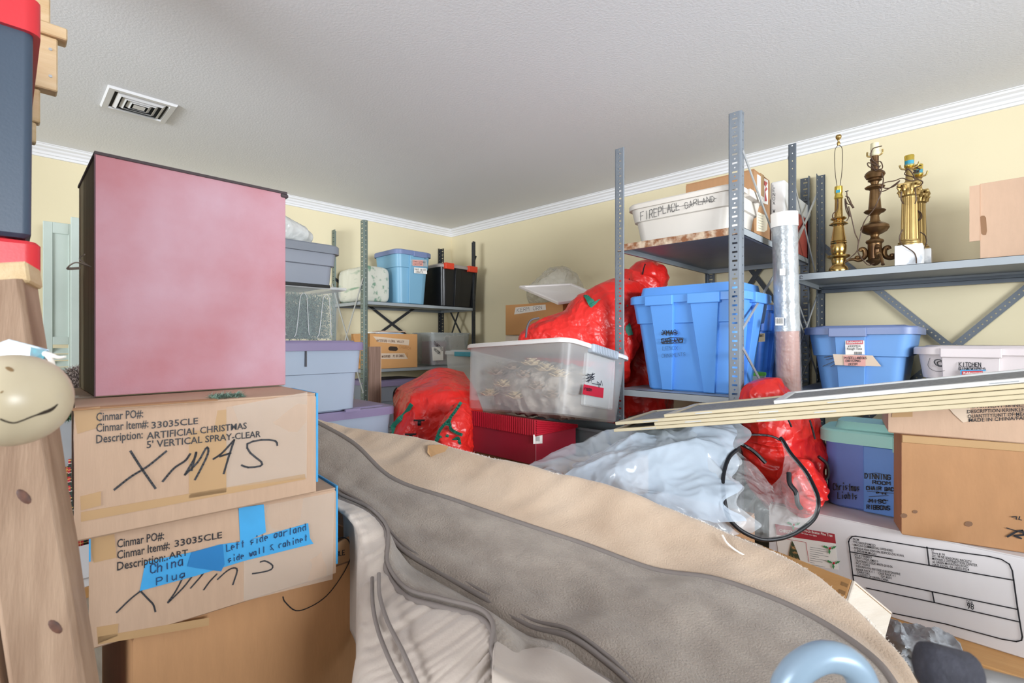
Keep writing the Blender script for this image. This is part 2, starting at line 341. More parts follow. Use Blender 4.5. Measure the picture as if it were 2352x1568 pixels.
# ------------------------------------------------------------------ totes
def rrect(W, D, r, z, cx, cy, k=5, mid=3):
    q = []; hw, hd = W / 2, D / 2; r = min(r, hw * .9, hd * .9)
    for (sx, sy, a0) in ((1, -1, -90), (1, 1, 0), (-1, 1, 90), (-1, -1, 180)):
        for i in range(k + 1):
            a = math.radians(a0 + 90 * i / k)
            q.append(Vector((cx + sx * (hw - r) + r * math.cos(a), cy + sy * (hd - r) + r * math.sin(a), z)))
    return q
def tote(name, label, p0, p1, D, h, m, lid=None, lidh=.035, taper=.05, r=.045, step=.3, cat='storage bin', group=None, rx=0, ry=0,
         ribs=(), handle=None, ledge=.012, lidtop=.006, latches=(), inset=.02, hs=(), open_top=False, ribm=None, ribv=None):
    rz, W = fr(p0, p1); R = root(name, Vector(p0), rz, label, cat, group, rx, ry); cx, cy = W / 2, D / 2
    hb = h - (lidh * .5 if lid else 0)
    def ins(z): return taper * (1 - z / h)
    rings = []
    for z, e in ((0, .008), (.008, 0)): rings.append(rrect(W - 2 * ins(z) - 2 * e, D - 2 * ins(z) - 2 * e, r, z, cx, cy))
    if step:
        zs = hb * (1 - step)
        for z, e in ((zs, .010), (zs + .004, .0)): rings.append(rrect(W - 2 * ins(z) - 2 * e, D - 2 * ins(z) - 2 * e, r, z, cx, cy))
    if step:   # walls below the step sit further in
        rings[0] = rrect(W - 2 * ins(0) - .036, D - 2 * ins(0) - .036, r, 0, cx, cy); rings[1] = rrect(W - 2 * ins(0) - .02, D - 2 * ins(0) - .02, r, .008, cx, cy)
    rings.append(rrect(W, D, r, hb, cx, cy))
    if open_top:
        rings.append(rrect(W + .02, D + .02, r, hb, cx, cy)); rings.append(rrect(W + .02, D + .02, r, hb - .012, cx, cy)); rings.append(rrect(W + .014, D + .014, r, hb - .012, cx, cy)); rings.append(rrect(W + .008, D + .008, r, hb - .003, cx, cy))
        rings.append(rrect(W - .006, D - .006, r, hb - .001, cx, cy)); rings.append(rrect(W - 2 * taper - .03, D - 2 * taper - .03, r, .012, cx, cy))
        MB().loft(rings).build('body', m, R, sm=35)
    else:
        MB().loft(rings).build('body', m, R, sm=35)
    if lid:
        e = ledge; z0 = h - lidh
        L = [rrect(W + 2 * e - .006, D + 2 * e - .006, r + e, z0, cx, cy), rrect(W + 2 * e, D + 2 * e, r + e, z0, cx, cy), rrect(W + 2 * e, D + 2 * e, r + e, h - .008, cx, cy),
             rrect(W + 2 * e - .012, D + 2 * e - .012, r + e, h - .001, cx, cy), rrect(W - 2 * inset, D - 2 * inset, r, h - .001, cx, cy), rrect(W - 2 * inset - .016, D - 2 * inset - .016, r, h + lidtop, cx, cy)]
        MB().loft(L).build('lid', lid, R, sm=35)
    for (side, u, wd) in hs:   # moulded handle housings under the rim
        mb = MB()
        if side == 'front': mb.box(u * W - wd / 2, u * W + wd / 2, -ledge - .014, .012, h - lidh - .012, h - .006)
        if side == 'right': mb.box(W - .012, W + ledge + .014, u * D - wd / 2, u * D + wd / 2, h - lidh - .012, h - .006)
        if side == 'left': mb.box(-ledge - .014, .012, u * D - wd / 2, u * D + wd / 2, h - lidh - .012, h - .006)
        mb.build('handle', handle or lid or m, R, bevel=.004, seg=2)
    for (side, u, wt, wb) in ribs:   # tapered pilasters down the wall
        z1 = h - lidh - .002; z0 = .004; pr = .016
        a = ins(0) + (.01 if step else 0); mb = MB()
        if side == 'front':
            b0 = [(u * W - wb / 2, a - pr, z0), (u * W + wb / 2, a - pr, z0), (u * W + wb / 2, a + .03, z0), (u * W - wb / 2, a + .03, z0)]
            b1 = [(u * W - wt / 2, -pr, z1), (u * W + wt / 2, -pr, z1), (u * W + wt / 2, .03, z1), (u * W - wt / 2, .03, z1)]
        elif side == 'right':
            b0 = [(W - a + pr, u * D - wb / 2, z0), (W - a + pr, u * D + wb / 2, z0), (W - a - .03, u * D + wb / 2, z0), (W - a - .03, u * D - wb / 2, z0)]
            b1 = [(W + pr, u * D - wt / 2, z1), (W + pr, u * D + wt / 2, z1), (W - .03, u * D + wt / 2, z1), (W - .03, u * D - wt / 2, z1)]
        mb.loft([b0, b1]); mb.build('rib', ribm or m, R, bevel=.003, seg=2)
    for (side, u, wd) in latches:
        mb = MB()
        if side == 'front': mb.box(u * W - wd / 2, u * W + wd / 2, -ledge - .02, 0, h - lidh - .02, h + .012)
        if side == 'right': mb.box(W, W + ledge + .02, u * D - wd / 2, u * D + wd / 2, h - lidh - .02, h + .012)
        mb.build('latch', handle or m, R, bevel=.006, seg=2)
    return R, W
# ------------------------------------------------------------------ lumpy bags
def blob(mb, pts, rad, n=44, m=60, ex=2.4, amp=.012, freq=7, seed=0, up=(0, 0, 1), flatend=(0, 0)):
    pts = [Vector(p) for p in pts]; U = Vector(up); rings = []
    rv = [Vector((a, b, 0)) for a, b in rad]
    for i in range(m + 1):
        t = i / m; p = catm(pts, t); q = catm(pts, min(1, t + .01)) - catm(pts, max(0, t - .01)); q.normalize()
        r = catm(rv, t); s = q.cross(U).normalized(); u = s.cross(q).normalized(); e = 1
        if t < .06 and not flatend[0]: e = math.sqrt(max(0.02, 1 - (1 - t / .06) ** 2))
        if t > .94 and not flatend[1]: e = math.sqrt(max(0.02, 1 - ((t - .94) / .06) ** 2))
        if flatend[0] and i == 0: e = .94
        ring = []
        for k in range(n):
            a = 2 * math.pi * k / n; c, sn = math.cos(a), math.sin(a)
            x = math.copysign(abs(c) ** (2 / ex), c) * max(.002, r.x) * e; y = math.copysign(abs(sn) ** (2 / ex), sn) * max(.002, r.y) * e
            v = p + s * x + u * y; dr = (s * x + u * y); dr = dr.normalized() if dr.length > 1e-6 else u
            w1 = v * freq + Vector((seed * 3.1, seed, seed * 1.7)); w1 = w1 + noise.noise_vector(w1 * .5) * 1.2
            d = amp * (1 - 2.6 * abs(noise.noise(w1))) + amp * .55 * (1 - 2.4 * abs(noise.noise(w1 * 2.1))) + amp * .28 * (1 - 2.4 * abs(noise.noise(w1 * 4.5)))
            ring.append(v + dr * d * min(1, e * 1.2))
        rings.append(ring)
    return mb.loft(rings)
def sheet(mb, rows, nu=90, nv=50, amp=.01, freq=5, seed=0, ridge=True):
    R = [[Vector(p) for p in r] for r in rows]
    rr = [smooth(r, nu) for r in R]; g = []
    cols = [smooth([r[j] for r in rr], nv) for j in range(nu + 1)]
    for i in range(nv + 1):
        row = []
        for j in range(nu + 1):
            v = cols[j][i]; w1 = v * freq + Vector((seed, seed * 2.3, 0)); w1 = w1 + noise.noise_vector(w1 * .6)
            d = (1 - 2.6 * abs(noise.noise(w1))) + .3 * (1 - 2.6 * abs(noise.noise(w1 * 2.3))) + .12 * (1 - 2.6 * abs(noise.noise(w1 * 5.5))) if ridge else noise.noise(w1) + .4 * noise.noise(w1 * 2.4)
            ed = max(0, 1 - min(j, nu - j) / 14) * (1 if j > nu / 2 else -1)
            row.append(v + Vector((0, 0, 1)) * d * amp + FW * (-d * amp * .6) + RT * (ed * .11 * noise.noise(Vector((i * .06, seed, 0)))))
        g.append(row)
    mb.grid(g); return g
# ------------------------------------------------------------------ slotted angle posts and strips
def cell(mb, u0, u1, v0, v1, kind, F):
    cu, cv = (u0 + u1) / 2, (v0 + v1) / 2
    if kind == 's': hu, hv = min(.012, (u1 - u0) * .3), .0045; hole = [(cu - hu, cv - hv), (cu, cv - hv), (cu + hu, cv - hv), (cu + hu, cv), (cu + hu, cv + hv), (cu, cv + hv), (cu - hu, cv + hv), (cu - hu, cv)]
    else:
        r = .0042; hole = [(cu + r * math.cos(a), cv + r * math.sin(a)) for a in [math.radians(x) for x in (225, 270, 315, 0, 45, 90, 135, 180)]]
    out = [(u0, v0), (cu, v0), (u1, v0), (u1, cv), (u1, v1), (cu, v1), (u0, v1), (u0, cv)]
    mb.add([F(*p) for p in out + hole], [(i, (i + 1) % 8, 8 + (i + 1) % 8, 8 + i) for i in range(8)])
def postmesh(wx, wy, sx, sy, h, slot='x'):
    mb = MB(); p = .0205; n = int(h / p); lip = .007
    for i in range(n):
        v0 = h * i / n; v1 = h * (i + 1) / n
        kx = 's' if (slot == 'x' and i % 2) else 'r'; ky = 's' if (slot == 'y' and i % 2) else 'r'
        if kx == 's' or slot == 'x' or i % 2 == 0: cell(mb, lip, wx - lip, v0, v1, kx, lambda u, v: (sx * u, -sy * .0015, v))
        else: mb.add([(sx * lip, -sy * .0015, v0), (sx * (wx - lip), -sy * .0015, v0), (sx * (wx - lip), -sy * .0015, v1), (sx * lip, -sy * .0015, v1)], [(0, 1, 2, 3)])
        if ky == 's' or slot == 'y' or i % 2 == 0: cell(mb, lip, wy - lip, v0, v1, ky, lambda u, v: (-sx * .0015, sy * u, v))
        else: mb.add([(-sx * .0015, sy * lip, v0), (-sx * .0015, sy * (wy - lip), v0), (-sx * .0015, sy * (wy - lip), v1), (-sx * .0015, sy * lip, v1)], [(0, 1, 2, 3)])
    g = [[(sx * x, sy * y, z) for (x, y) in ((wx, .003), (wx, 0), (wx - lip * .6, -.0015), (wx - lip, -.0015))] for z in (0, h)]; mb.grid(g)
    g = [[(sx * x, sy * y, z) for (x, y) in ((lip, -.0015), (.003, -.001), (0, 0), (-.001, .003), (-.0015, lip))] for z in (0, h)]; mb.grid(g)
    g = [[(sx * x, sy * y, z) for (y, x) in ((wy, .003), (wy, 0), (wy - lip * .6, -.0015), (wy - lip, -.0015))] for z in (0, h)]; mb.grid(g)
    return mb
def strip(mb, a, b, wd, nrm, th=.002, holes=False, pitch=.025):
    a, b = Vector(a), Vector(b); t = (b - a); L = t.length; t.normalize(); n = Vector(nrm); s = n.cross(t).normalized()
    if holes:
        k = int(L / pitch)
        for i in range(k): cell(mb, -wd / 2, wd / 2, L * i / k, L * (i + 1) / k, 'r', lambda u, v: a + s * u + t * v)
    else: mb.loft([[a - s * wd / 2 - n * th, a + s * wd / 2 - n * th, a + s * wd / 2 + n * th, a - s * wd / 2 + n * th], [b - s * wd / 2 - n * th, b + s * wd / 2 - n * th, b + s * wd / 2 + n * th, b - s * wd / 2 + n * th]])
def shelf(r, x0, x1, y0, y1, z, m, lip=.034, front=None):
    mb = MB(); t = .002; mb.box(x0, x1, y0, y1, z - t, z)
    mb.box(x1 - t, x1, y0, y1, z - lip, z); mb.box(x0, x0 + t, y0, y1, z - lip, z); mb.box(x0, x1, y1 - t, y1, z - lip, z)
    mb.box(x0, x1, y0 + .001, y0 + .016, z - lip, z - lip + t); mb.box(x0, x1, y1 - .016, y1, z - lip, z - lip + t); mb.box(x0, x0 + .016, y0, y1, z - lip, z - lip + t)
    mb.box(x1 - .016, x1, y0, y1, z - lip, z - lip + t)
    if not front: mb.box(x0, x1, y0, y0 + t, z - lip, z)
    o = mb.build('shelf', m, r)
    if front: MB().box(x0, x1, y0 - .001, y0 + t, z - lip, z + .001).build('shelf_edge', front, o, label='rusty front edge of the shelf')
    return o
# ================================================================== THE ROOM
XL, YR, XN, YB = -4.48, 3.642, 3.72, -3.82
struct(MB().box(XL - .1, XN + .1, YB - .1, YR + .1, -.06, -.008).build('floor', mat('floor_base', '6b6255', .8)))
fl = bpy.data.objects['floor']
# grey-brown wood-look floor planks, each its own piece near the visible strip, the rest joined
rnd = random.Random(3); pm = None; extra = MB(); pw = .15; cnt = 0
y = YB
row = 0
while y < YR:
    x = XL - rnd.uniform(0, .8)
    while x < XN:
        L = rnd.choice((.9, 1.1, 1.2)); a, b = max(x, XL), min(x + L, XN)
        if b - a > .05:
            near = (-3.6 < (a + b) / 2 < -.6) and (-.4 < y < .6)
            mb = MB() if near else extra
            mb.box(a + .0012, b - .0012, y + .0012, min(y + pw, YR) - .0012, -.008, 0)
            if near: mb.build('plank', M_floor, fl); cnt += 1
        x += L
    y += pw; row += 1
o = extra.build('far_planks', M_floor, fl); o['kind'] = 'stuff'
struct(MB().box(XL - .1, XN + .1, YB - .1, YR + .1, H, H + .08).build('ceiling', M_ceil))
struct(MB().box(XL - .1, XL, YB, YR + .1, 0, H).build('wall_left', M_wall))
struct(MB().box(XL, XN + .1, YR, YR + .1, 0, H).build('wall_right', M_wall))
def wallwin(name, n, along, u0, u1, c, sgn, wu0, wu1, wz0, wz1):
    mb = MB()
    def bx(m, a, b, z0, z1, t0=0, t1=.1):
        if along == 'x': m.box(a, b, min(c + sgn * t0, c + sgn * t1), max(c + sgn * t0, c + sgn * t1), z0, z1)
        else: m.box(min(c + sgn * t0, c + sgn * t1), max(c + sgn * t0, c + sgn * t1), a, b, z0, z1)
    bx(mb, u0, wu0, 0, H); bx(mb, wu1, u1, 0, H); bx(mb, wu0, wu1, 0, wz0); bx(mb, wu0, wu1, wz1, H)
    struct(mb.build(name, M_wall))
    r = MB(); k = .06; bx(r, wu0, wu1, wz0, wz0 + k, .02, .08); bx(r, wu0, wu1, wz1 - k, wz1, .02, .08); bx(r, wu0, wu0 + k, wz0, wz1, .02, .08); bx(r, wu1 - k, wu1, wz0, wz1, .02, .08)
    m_ = (wu0 + wu1) / 2; bx(r, m_ - .03, m_ + .03, wz0, wz1, .02, .08)
    w_ = struct(r.build('window_%d' % n, M_trim))
    g = MB(); bx(g, wu0, wu1, wz0, wz1, .045, .05); g.build('pane', M_glass, w_)
wallwin('wall_back', 1, 'x', XL, XN, YB, -1, -3.2, -.2, .45, 2.35)
wallwin('wall_near', 2, 'y', YB, YR, XN, 1, -.9, 2.1, .45, 2.35)
PROF = [(0, .078), (.010, .076), (.013, .062), (.020, .058), (.024, .044), (.036, .034), (.040, .024), (.054, .016), (.058, .006), (.066, .004), (.066, 0), (0, 0)]
rs = [[Vector((x, YR - d, H - h)) for d, h in PROF] for x in (XL, XN)]
struct(MB().loft(rs).build('trim_1', M_trim))
rs = [[Vector((XL + d, y, H - h)) for d, h in PROF] for y in (YB, YR)]
struct(MB().loft(rs).build('trim_2', M_trim))
struct(MB().box(XL, XL + .014, YB, YR, 0, .11).build('baseboard_left', M_trim, bevel=.003))
struct(MB().box(XL + .014, XN, YR - .014, YR, 0, .11).build('baseboard_right', M_trim, bevel=.003))
# ceiling vent: square four-way register
a = onZ(245, 193, H - ZC); b = onZ(415, 243, H - ZC); c2 = onZ(375, 282, H - ZC); d2 = onZ(231, 240, H - ZC)
vc = (a + b + c2 + d2) / 4
V = root('ceiling_vent', (vc.x, vc.y, H), 0, 'white louvred square air vent in the ceiling above the pink box', 'vent')
hw = .155; hd = .15
def frus(mb, w0, d0, z0, w1, d1, z1, th=.0015, cap=False):
    A = [(-w0, -d0, z0), (w0, -d0, z0), (w0, d0, z0), (-w0, d0, z0)]; B = [(-w1, -d1, z1), (w1, -d1, z1), (w1, d1, z1), (-w1, d1, z1)]
    A2 = [(x * (1 - th / w0), y * (1 - th / d0), z) for x, y, z in A]; B2 = [(x * (1 - th / w1), y * (1 - th / d1), z) for x, y, z in B]
    mb.loft([A, B, B2, A2, A], False, False)
M_vent = mat('vent_enamel', 'd9d9da', .45, var=.01)
mb = MB(); O = [(hw, hd, 0), (hw - .006, hd - .006, -.012), (hw - .03, hd - .03, -.012), (hw - .036, hd - .036, 0.0), (hw - .036, hd - .036, .0)]
mb.loft([[(-x, -y, z), (x, -y, z), (x, y, z), (-x, y, z)] for x, y, z in O], False, False); mb.build('frame', M_vent, V)
MB().box(-hw + .03, hw - .03, -hd + .03, hd - .03, -.003, -.001).build('duct', mat('duct_dark', '1a1a1a', .9), V, label='dark duct opening')
for i in range(3):
    k = hw - .044 - i * .026; k2 = hd - .044 - i * .026; mb = MB(); frus(mb, k - .017, k2 - .017, -.0175, k - .002, k2 - .002, -.006); mb.build('louvre', M_vent, V)
mb = MB(); mb.loft([[(-.028, -.026, -.016), (.028, -.026, -.016), (.028, .026, -.016), (-.028, .026, -.016)], [(-.012, -.012, -.005), (.012, -.012, -.005), (.012, .012, -.005), (-.012, .012, -.005)]]); mb.build('louvre', M_vent, V)

# ================================================================== SHELVING UNITS
PH = ZC + 1.06
def unit(name, label, x0, x1, y0, y1, mp, group=None, wide='x', posts=(1, 1, 1, 1), pms=None):
    r = root(name, (x0, y0, 0), 0, label, 'shelving unit'); W, D = x1 - x0, y1 - y0
    for i, (x, y, sx, sy) in enumerate(((0, 0, 1, 1), (W, 0, -1, 1), (W, D, -1, -1), (0, D, 1, -1))):
        if not posts[i]: continue
        wx, wy = (.055, .036) if wide == 'x' else (.036, .055)
        o = postmesh(wx, wy, sx, sy, PH, wide).build('post', (pms or [mp] * 4)[i], r, solid=.0018); o.location = (x, y, 0)
    return r, W, D
def zz(z): return ZC + z
# grey unit with its short side facing the camera
G, W, D = unit('shelving_unit', 'grey slotted-angle shelving unit holding the bright blue bin', -1.455, -.79, 2.34, 3.60, M_steel, pms=[M_steel, M_steel, M_steeld, M_steeld])
shelf(G, .002, W - .002, .002, D - .002, zz(.53), M_shelf, front=M_rust)
shelf(G, .002, W - .002, .002, D - .002, zz(-.26), M_shelf)
shelf(G, .002, W - .002, .002, D - .002, .45, M_shelf)
for za, zb in ((.876, .03), (.06, .82), (-.03, -.85), (-.85, -.10)):
    mb = MB(); strip(mb, (W + .004, .01, zz(za)), (W + .004, D - .01, zz(zb)), .016, (1, 0, 0)); mb.build('brace', M_zinc, G)
for za, zb in ((-.02, .93), (.93, -.02)):
    mb = MB(); strip(mb, (.01, D + .004 + (.005 if za > zb else 0), zz(za)), (W - .01, D + .004 + (.005 if za > zb else 0), zz(zb)), .03, (0, 1, 0)); mb.build('brace', M_brace, G)
for za, zb in ((-.4, -.95), (-.95, -.4)):
    mb = MB(); strip(mb, (-.004, .01, zz(za)), (-.004, D - .01, zz(zb)), .016, (1, 0, 0)); mb.build('brace', M_zinc, G)
# right unit under the lamps
RU, W, D = unit('shelving_unit', 'grey shelving unit along the right wall with brass lamps on top', -.745, .56, 2.93, 3.61, M_steeld, wide='y')
shelf(RU, .002, W, .0, D - .004, zz(.36), M_shelf)
shelf(RU, .002, W, .0, D - .004, zz(-.26), M_shelf)
shelf(RU, .002, W, .0, D - .004, .35, M_shelf)
mb = MB(); mb.box(.02, W - .02, D - .02, D - .01, zz(.305), zz(.345)); mb.build('rail', M_steeld, RU)
mb = MB(); strip(mb, (0, D + .006, zz(.63)), (W, D + .006, zz(-.75)), .038, (0, 1, 0), holes=True); mb.build('slotted_brace', M_steeld, RU, solid=.002)
mb = MB(); strip(mb, (W, D + .012, zz(.70)), (0, D + .012, zz(-.74)), .038, (0, 1, 0), holes=True); mb.build('slotted_brace', M_steeld, RU, solid=.002)
for za, zb in ((1.0, .38), (.42, .95), (.3, -.22), (-.22, .3)):
    mb = MB(); strip(mb, (-.004, .01, zz(za)), (-.004, D - .01, zz(zb)), .016, (1, 0, 0)); mb.build('brace', M_zinc, RU)
mb = MB(); hand(mb, RU, 'C', (1837, 640), (1845, 640), 7, .0025, 'y', 0); mb.build('lettering', M_ink2, RU)
# left unit on the left wall
LU, W, D = unit('shelving_unit', 'green-grey slotted shelving unit in the far left corner', -4.46, -3.87, 2.17, 3.47, M_steelg, pms=[M_steelg, M_steelg, M_brace, M_brace])
shelf(LU, .002, W - .002, .0, D, zz(.355), M_shelf, lip=.03)
shelf(LU, .002, W - .002, .0, D, zz(-.245), M_shelf, lip=.03)
shelf(LU, .002, W - .002, .0, D, .5, M_shelf, lip=.03)
for k, (za, zb) in enumerate(((.61, -.24), (-.24, .61))):
    mb = MB(); strip(mb, (.006 + k * .005, .01, zz(za)), (.006 + k * .005, D, zz(zb)), .026, (1, 0, 0)); mb.build('brace', M_brace, LU)
    mb = MB(); strip(mb, (0, D + .004 + k * .005, zz(za - .05)), (W, D + .004 + k * .005, zz(zb + .3 * k)), .022, (0, 1, 0)); mb.build('brace', M_brace, LU)
for k, (za, zb) in enumerate(((.55, -.45), (-.45, .55))):
    mb = MB(); strip(mb, (0, -.004 - k * .005, zz(za)), (W, -.004 - k * .005, zz(zb)), .018, (0, 1, 0)); mb.build('brace', M_zinc, LU)

# ================================================================== GREY UNIT CONTENT
S1, S2 = zz(.5305), zz(-.2595)
R, W = tote('storage_bin', 'big bright blue lidded bin marked with black handwriting on the middle shelf', (-1.385, 2.385, S2), (-.80, 2.385, S2), .42, .505, M_blue, M_blue, lidh=.045, taper=.055, r=.035, step=.27,
     ribs=(('front', .32, .13, .055), ('front', .70, .14, .055), ('right', .5, .13, .055)), hs=(('front', .30, .155), ('front', .70, .16), ('right', .5, .2)), ledge=.014, inset=.03, lidtop=.045)
mb = MB(); hand(mb, R, 'XMAS', (1521, 770), (1555, 769), 11, .0035); scribble(mb, R, [(1519, 768), (1530, 764), (1556, 762)], .004); scribble(mb, R, [(1519, 764), (1557, 766)], .003)
hand(mb, R, 'GARLAND', (1519, 788), (1568, 786), 10, .0035); scribble(mb, R, [(1518, 786), (1568, 779)], .004)
scribble(mb, R, [(1518, 780), (1540, 775), (1569, 776), (1568, 787), (1520, 789)], .003)
mb.build('handwriting', M_ink, R)
mb = MB(); hand(mb, R, 'LENOX', (1521, 804), (1558, 803), 8, .002); hand(mb, R, 'ORNAMENTS', (1520, 821), (1575, 817), 8, .002); mb.build('handwriting', mat('pale_ink', '3a6498', .5), R)
R, W = tote('storage_bin', 'deep blue lidded bin standing behind the bright blue one', (-1.3, 2.95, S2), (-.86, 2.95, S2), .5, .47, M_blue2, M_blue2, taper=.04, r=.04, ribs=(('right', .35, .08, .05),), hs=(('right', .35, .16), ('front', .8, .16)))
decal(R, 'label', M_paper, [(1722, 760), (1740, 759), (1741, 777), (1722, 779)], 'y', 0)
decal(R, 'label', mat('aged_paper', 'b9a888', .7), [(1741, 766), (1757, 765), (1757, 784), (1741, 785)], 'y', 0)
mb = MB(); hand(mb, R, 'GNT', (1743, 773), (1755, 773), 5, .002, off=.003); mb.build('handwriting', M_ink, R)
# can
R = root('tin_can', (-.875, 2.78, S2), 0, 'small silver can with a green lid beside the blue bin', 'can')
MB().lathe([(.055, 0), (.058, .003), (.058, .085), (.055, .087)], 28).build('body', mat('can_wrap', 'b9c2bd', .4, col2='79a890', scale=14, thr=(.5, .6)), R, sm=40)
MB().lathe([(.06, .08), (.061, .083), (.061, .094), (.056, .097), (.05, .095)], 28).build('lid', mat('lime_lid', '6fcf4a', .4), R, sm=40)
# top shelf
R, W = tote('storage_bin', 'long off-white lidded bin with grey handwriting on the rusty top shelf', (-1.40, 2.375, S1), (-.825, 2.375, S1), .40, .215, M_white, M_white, lidh=.03, taper=.03, r=.06, step=.42, hs=(('right', .5, .16),), lidtop=.008)
mb = MB(); hand(mb, R, 'FIREPLACE', (1470, 507), (1562, 480), 19, .0035, val=.005); hand(mb, R, 'GARLAND', (1572, 478), (1642, 462), 13, .0025, val=.005, jit=.12)
scribble(mb, R, [(1500, 481), (1560, 474), (1600, 466), (1645, 455)], .002, val=.005); scribble(mb, R, [(1575, 480), (1600, 462), (1642, 462)], .002, val=.005)
mb.build('handwriting', mat('grey_marker', '6e6c6a', .6), R)
R, W = carton('cardboard_box', 'large brown carton with red ribbon print behind the off-white bin', (-1.29, 2.87, S1), (-.90, 2.87, S1), .28, .425, M_card2)
decal(R, 'label', M_paper, [(1739, 400), (1764, 414), (1764, 470), (1739, 462)], 'x', W)
mb = MB(); mb2 = [(1756, 415), (1763, 420), (1759, 428), (1763, 434), (1758, 440), (1762, 462), (1757, 462), (1757, 436), (1760, 430), (1756, 424)]
decal(R, 'ribbon_print', M_redl, mb2, 'x', W + .002)
decal(R, 'label', mat('cream_label', 'e6dcc4', .6), [(1738, 485), (1764, 497), (1762, 528), (1755, 533), (1738, 530)], 'x', W)
mb = MB()
for k in range(6): scribble(mb, R, [(1741, 493 + k * 6), (1753, 497 + k * 6)], .0016, 'x', W, 0)
mb.build('printed_lines', M_ink2, R)
MB().box(-.001, W + .001, .11, .17, .30, .427).build('tape', M_kraft, R)
R = root('foam_box', (-.905, 3.17, S1), 0, 'tall white foam box with vertical handwriting on the top shelf', 'box')
MB().box(0, .08, 0, .17, 0, .42).build('body', mat('white_foam', 'f0f0ee', .8), R, bevel=.012, seg=3)
mb = MB()
for k, c in enumerate('LENOX WH'): hand(mb, R, c, (1775, 431 + k * 9.5), (1781, 431 + k * 9.5), 7, .0022)
mb.build('handwriting', M_ink2, R)
R, W = carton('storage_box', 'brick red box with a pale grey lid at the back of the top shelf', (-1.2, 3.27, S1), (-.80, 3.27, S1), .32, .28, mat('brick_red_card', 'a5483e', .55), flaps=False)
MB().box(-.005, W + .005, -.005, .325, .25, .345).build('lid', mat('pale_lid', 'c4c6c4', .5), R, bevel=.004)
# dark bin on the bottom shelf of the grey unit
R, W = tote('storage_bin', 'dark green-grey lidded bin on the lowest shelf behind the plastic sheeting', (-1.42, 2.40, .4505), (-.83, 2.40, .4505), .5, .43, M_dgrey, M_dgrey, taper=.03, step=.25)
# ================================================================== wrapped roll
R = root('wrapping_roll', (0, 0, 0), 0, 'tall cellophane-wrapped roll standing before the lamp shelf', 'roll')
pt = P(1801, 490, 2.40); pb = P(1812, 912, 2.42); dr = (pb - pt) / (pt.z - pb.z); pf = pt + dr * (pt.z - .002)
f1 = pt + (pf - pt) * .30
MB().tube([pt + (pf - pt) * .0, pt + (pf - pt) * .035], .060, 28).build('end_wrap', M_paper, R, sm=40, label='white wrap at the top end')
MB().tube([pt + (pf - pt) * .035, f1], .055, 28).build('silver_wrap', mat('silver_foil', 'a4a9ac', .28, metal=.4, var=.2, scale=12, bump=.4, bscale=30), R, sm=40)
MB().tube([f1, pf], .052, 28).build('brown_roll', mat('brown_roll', 'a87a6c', .5, var=.15, scale=7, stretch=(12, 12, .6)), R, sm=40)
mb = MB(); g = []
for i in range(90):
    t = i / 89; c = pt + (pf - pt) * (t * .98 + .01); g.append([c + RT * (.0575 + .002 * noise.noise(Vector((k * .9, t * 60, 0)))) * math.cos(k * 2 * math.pi / 40) + FW * (.0575 + .002 * noise.noise(Vector((k * .9, t * 60, 5)))) * math.sin(k * 2 * math.pi / 40) for k in range(41)])
mb.grid(g); mb.build('cellophane', vinyl('cellophane', 'eeeeee', .08, alpha=.16, scale=16, strength=.7), R, sm=60)
mb = MB(); q = P(1797, 716, 2.34); 
def tag_on(px0, py0, px1, py1, d): return [P(px0, py0, d), P(px1, py0, d), P(px1, py1, d), P(px0, py1, d)]
mb.loft([tag_on(1781, 729, 1800, 747, 2.348), tag_on(1781, 729, 1800, 747, 2.346)]); mb.build('barcode_label', M_paper, R)
mb = MB()
for k in range(7): a_, b_ = P(1783 + k * 2.4, 731, 2.343), P(1783 + k * 2.4, 743, 2.343); ribbon(mb, [a_, b_], .0022, -FW)
mb.build('barcode', M_ink, R)
mb = MB(); mb.loft([tag_on(1791, 617, 1804, 632, 2.345), tag_on(1791, 617, 1804, 632, 2.343)]); mb.build('barcode_label', M_paper, R)
# ================================================================== RIGHT UNIT CONTENT
S3, S4 = zz(.3605), zz(-.2595)
R, W = tote('storage_bin', 'medium blue bin with slate lid and a red and white sticker under the lamps', (-.665, 2.96, S4), (-.23, 2.96, S4), .55, .335, mat('mid_blue_plastic', '6d9bd3', .4, var=.04), M_lbluelid, lidh=.04, taper=.04, r=.05, step=.42, ledge=.02,
     ribs=(('front', .44, .13, .11),), hs=(('front', .42, .16),))
decal(R, 'sticker', M_paper, [(1941, 778), (1985, 778), (1986, 814), (1942, 814)], val=-.008, off=.003)
decal(R, 'sticker_banner', M_redl, [(1944, 782), (1982, 781), (1982, 790), (1944, 791)], val=-.011, off=.003, label='red banner of the sticker')
mb = MB(); prn(mb, R, 'Rubbermaid', (1946, 788.5), (1980, 787.5), 5, val=-.014, off=.003); mb.build('lettering', M_paper, R)
mb = MB(); hand(mb, R, 'KEEPER', (1948, 797), (1977, 797), 4, .0015, val=-.011, off=.004); prn(mb, R, 'Rough Tote', (1946, 803), (1980, 803), 5, val=-.011, off=.004)
for k in range(8): scribble(mb, R, [(1963 + k * 2.3, 808), (1963 + k * 2.3, 813.5)], .002, val=-.011)
mb.build('lettering', M_ink, R)
decal(R, 'tape', M_tan, [(1913, 813), (2004, 816), (2024, 841), (1918, 838)], val=-.012, off=.004)
decal(R, 'pink_note', mat('pink_note', 'e0a49a', .6), [(1937, 816), (1988, 816), (1988, 841), (1939, 839)], val=-.015, off=.004)
